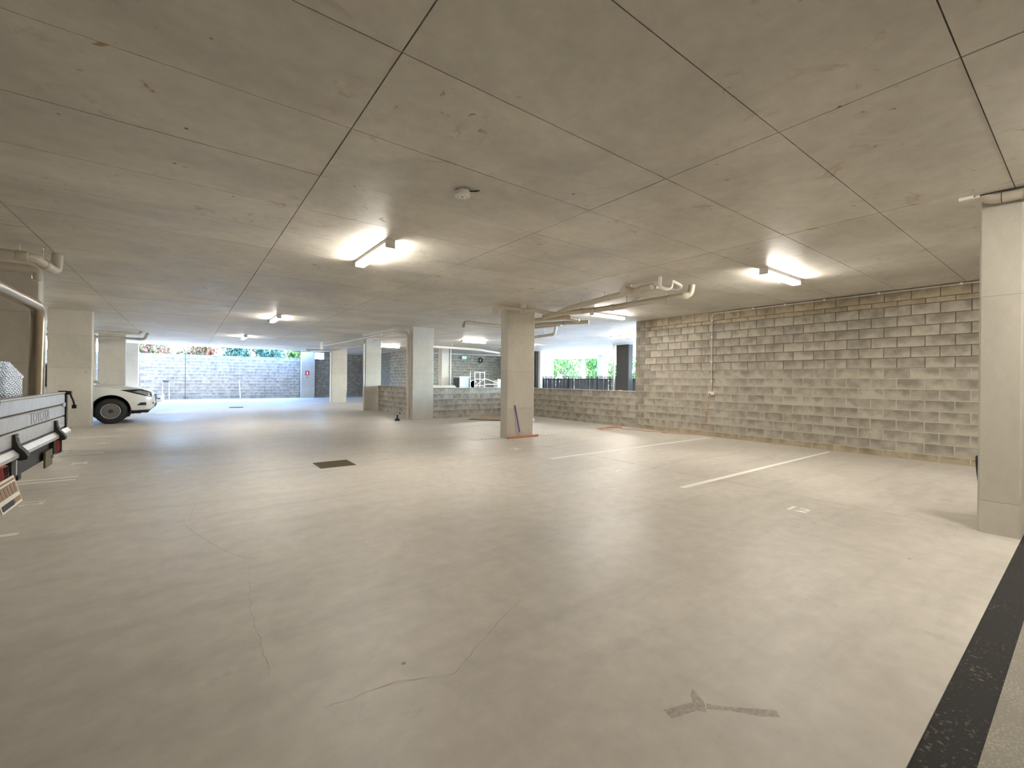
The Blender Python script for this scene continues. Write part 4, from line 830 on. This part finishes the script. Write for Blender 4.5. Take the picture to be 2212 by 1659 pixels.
# lamps, brackets and plate under the rail
for yy in (5.36, 3.93):
    b = MB(); b.box(-.955, -.895, yy - .085, yy + .085, .745, .885); lp = part(U, 'tail_lamp', b, 'black'); b = MB(); b.prism([(-.896, .752), (-.878, .762), (-.873, .81), (-.878, .864), (-.896, .876)], lambda p, h: (p[0], h, p[1]), yy - .02, yy + .08); ln = part(lp, 'lens', b, 'red_lens')
    for k in range(4):
        b = MB(); b.box(-.878, -.870, yy + .022 * k - .012, yy + .022 * k - .008, .76, .865); part(lp, 'lens_rib', b, 'black')
b = MB(); b.box(-.905, -.892, 4.99, 5.21, .685, .815); part(U, 'olive_flap', b, 'olive')
part(U, 'step_bracket', MB().bar((-.90, 5.15, .755), (-.87, 5.56, .74), .05, .02), 'galv')
b = MB(); b.box(-.985, -.925, 3.95, 5.33, .735, .872); part(U, 'bumper_beam', b, 'black')
m_ = MB(); m_.tube(rounded([(-1.0, 4.62, .83), (-1.0, 4.72, .80), (-1.02, 5.0, .78), (-1.0, 5.05, .80)], .05), .022, 8); part(U, 'tow_hook', m_, 'black', 50)
b = MB(); b.box(-.93, -.895, 4.22, 4.275, .765, .885); part(U, 'silver_bracket', b, 'galv')
b = MB(); b.box(-.95, -.875, 4.065, 4.155, .735, .885); part(U, 'lamp_holder', b, 'black')
PX = [(-.868, .795), (-.828, .628)]
b = MB(); b.add([(x + o_, y, z) for o_ in (0, -.006) for (x, z) in PX for y in (3.70, 4.075)], [(0, 1, 3, 2), (4, 6, 7, 5), (0, 4, 5, 1), (1, 5, 7, 3), (3, 7, 6, 2), (2, 6, 4, 0)]); pl = part(U, 'number_plate', b, 'timber')
random.seed(11)
def on_plate(u, v, e): x = PX[1][0] + (PX[0][0] - PX[1][0]) * v + e; return (x, 3.70 + .375 * u, PX[1][1] + (PX[0][1] - PX[1][1]) * v)
for (u0, u1, v0, v1, mt) in [(.03 + .158 * k, .03 + .158 * k + .115, .42, .80, 'plate_tan') for k in range(6)] + [(.05, .60, .08, .26, 'fence'), (.64, .95, .10, .26, 'plate_tan'), (.05, .95, .87, .93, 'plate_tan')]:
    b = MB(); b.add([on_plate(u, v, e) for e in (.0015, .003) for (u, v) in ((u0, v0), (u1, v0), (u1, v1), (u0, v1))], [(0, 1, 2, 3), (4, 5, 6, 7), (0, 1, 5, 4), (1, 2, 6, 5), (2, 3, 7, 6), (3, 0, 4, 7)]); part(pl, 'plate_print', b, mt)
# ladder rack hoop
part(U, 'rack_hoop', MB().tube(rounded([(-.955, 4.98, .93), (-.945, 4.96, 1.50), (-.93, 4.93, 1.96), (-.93, 3.80, 1.965), (-.955, 3.78, .93)], .13, 8), .043, 16), 'bronze', 50)
part(U, 'rack_strut', MB().bar((-.94, 5.045, .93), (-.925, 5.0, 1.86), .02, .05), 'alu')
# chassis, wheels and a cab beyond the frame
for yy in (4.2, 5.08):
    b = MB(); b.box(-5.6, -1.05, yy - .04, yy + .04, .60, .74); part(U, 'chassis_rail', b, 'black')
for xx in (-2.15, -5.25):
    for yy, sd in ((3.95, -1), (5.33, 1)): wheel(U, xx, yy, .38, .38, .25, sd)
m_ = MB(); m_.tube([(-2.15, 3.95, .38), (-2.15, 5.33, .38)], .05, 12); part(U, 'rear_axle', m_, 'black', 50)
b = MB(); b.prism([(-3.42, .55), (-3.42, 1.15), (-3.50, 1.86), (-4.35, 1.88), (-4.95, 1.18), (-6.05, 1.05), (-6.12, .60), (-5.9, .50), (-4.6, .50), (-4.5, .50)], lambda p, h: (p[0], h, p[1]), 3.80, 5.48); part(U, 'cab', b, 'car')
b = MB(); b.prism([(-3.55, 1.2), (-3.6, 1.76), (-4.3, 1.78), (-4.78, 1.2)], lambda p, h: (p[0], h, p[1]), 3.79, 5.49); part(U, 'cab_glass', b, 'glass_dark')
# tread plate toolbox standing on the tray
def treadmat():
    m, n, l, b = newmat('tread_plate'); g_ = n.new('ShaderNodeNewGeometry'); hs_ = []
    for rot in (.6, -.6):
        mp = n.new('ShaderNodeMapping'); mp.inputs['Rotation'].default_value = (rot, 0, 0); mp.inputs['Scale'].default_value = (30, 22, 46); l.new(g_.outputs['Position'], mp.inputs['Vector'])
        v = n.new('ShaderNodeTexVoronoi'); v.inputs['Randomness'].default_value = 0.0; v.inputs['Scale'].default_value = 1.0; l.new(mp.outputs['Vector'], v.inputs['Vector']); hs_.append(v.outputs['Distance'])
    mn = n.new('ShaderNodeMath'); mn.operation = 'MINIMUM'; l.new(hs_[0], mn.inputs[0]); l.new(hs_[1], mn.inputs[1])
    r = n.new('ShaderNodeMapRange'); r.inputs['From Min'].default_value = .2; r.inputs['From Max'].default_value = .5; r.inputs['To Min'].default_value = 1; r.inputs['To Max'].default_value = 0; l.new(mn.outputs[0], r.inputs['Value'])
    bp = n.new('ShaderNodeBump'); bp.inputs['Strength'].default_value = 1.0; bp.inputs['Distance'].default_value = .012; l.new(r.outputs['Result'], bp.inputs['Height']); l.new(bp.outputs['Normal'], b.inputs['Normal'])
    b.inputs['Base Color'].default_value = (.66, .66, .66, 1); b.inputs['Metallic'].default_value = .85; b.inputs['Roughness'].default_value = .3; return m
M['tread'] = treadmat()
T = thing('tool_box', 'tread plate aluminium toolbox standing in the ute tray', 'toolbox', (-1.5, 4.65, .93))
b = MB(); b.prism([(3.85, .932), (5.42, .932), (5.42, 1.40), (3.85, 1.40)], lambda p, h: (h, p[0], p[1]), -1.75, -1.11); part(T, 'chest', b, 'tread')
b = MB(); b.prism([(3.84, 1.40), (5.43, 1.40), (5.43, 1.415), (5.06, 1.525), (4.20, 1.525), (3.84, 1.415)], lambda p, h: (h, p[0], p[1]), -1.755, -1.105); ldd = part(T, 'lid', b, 'tread')
part(ldd, 'lid_handle', MB().tube(rounded([(-1.2, 5.0, 1.525), (-1.2, 5.0, 1.55), (-1.2, 4.88, 1.55), (-1.2, 4.88, 1.525)], .02), .008, 8), 'chrome', 50)
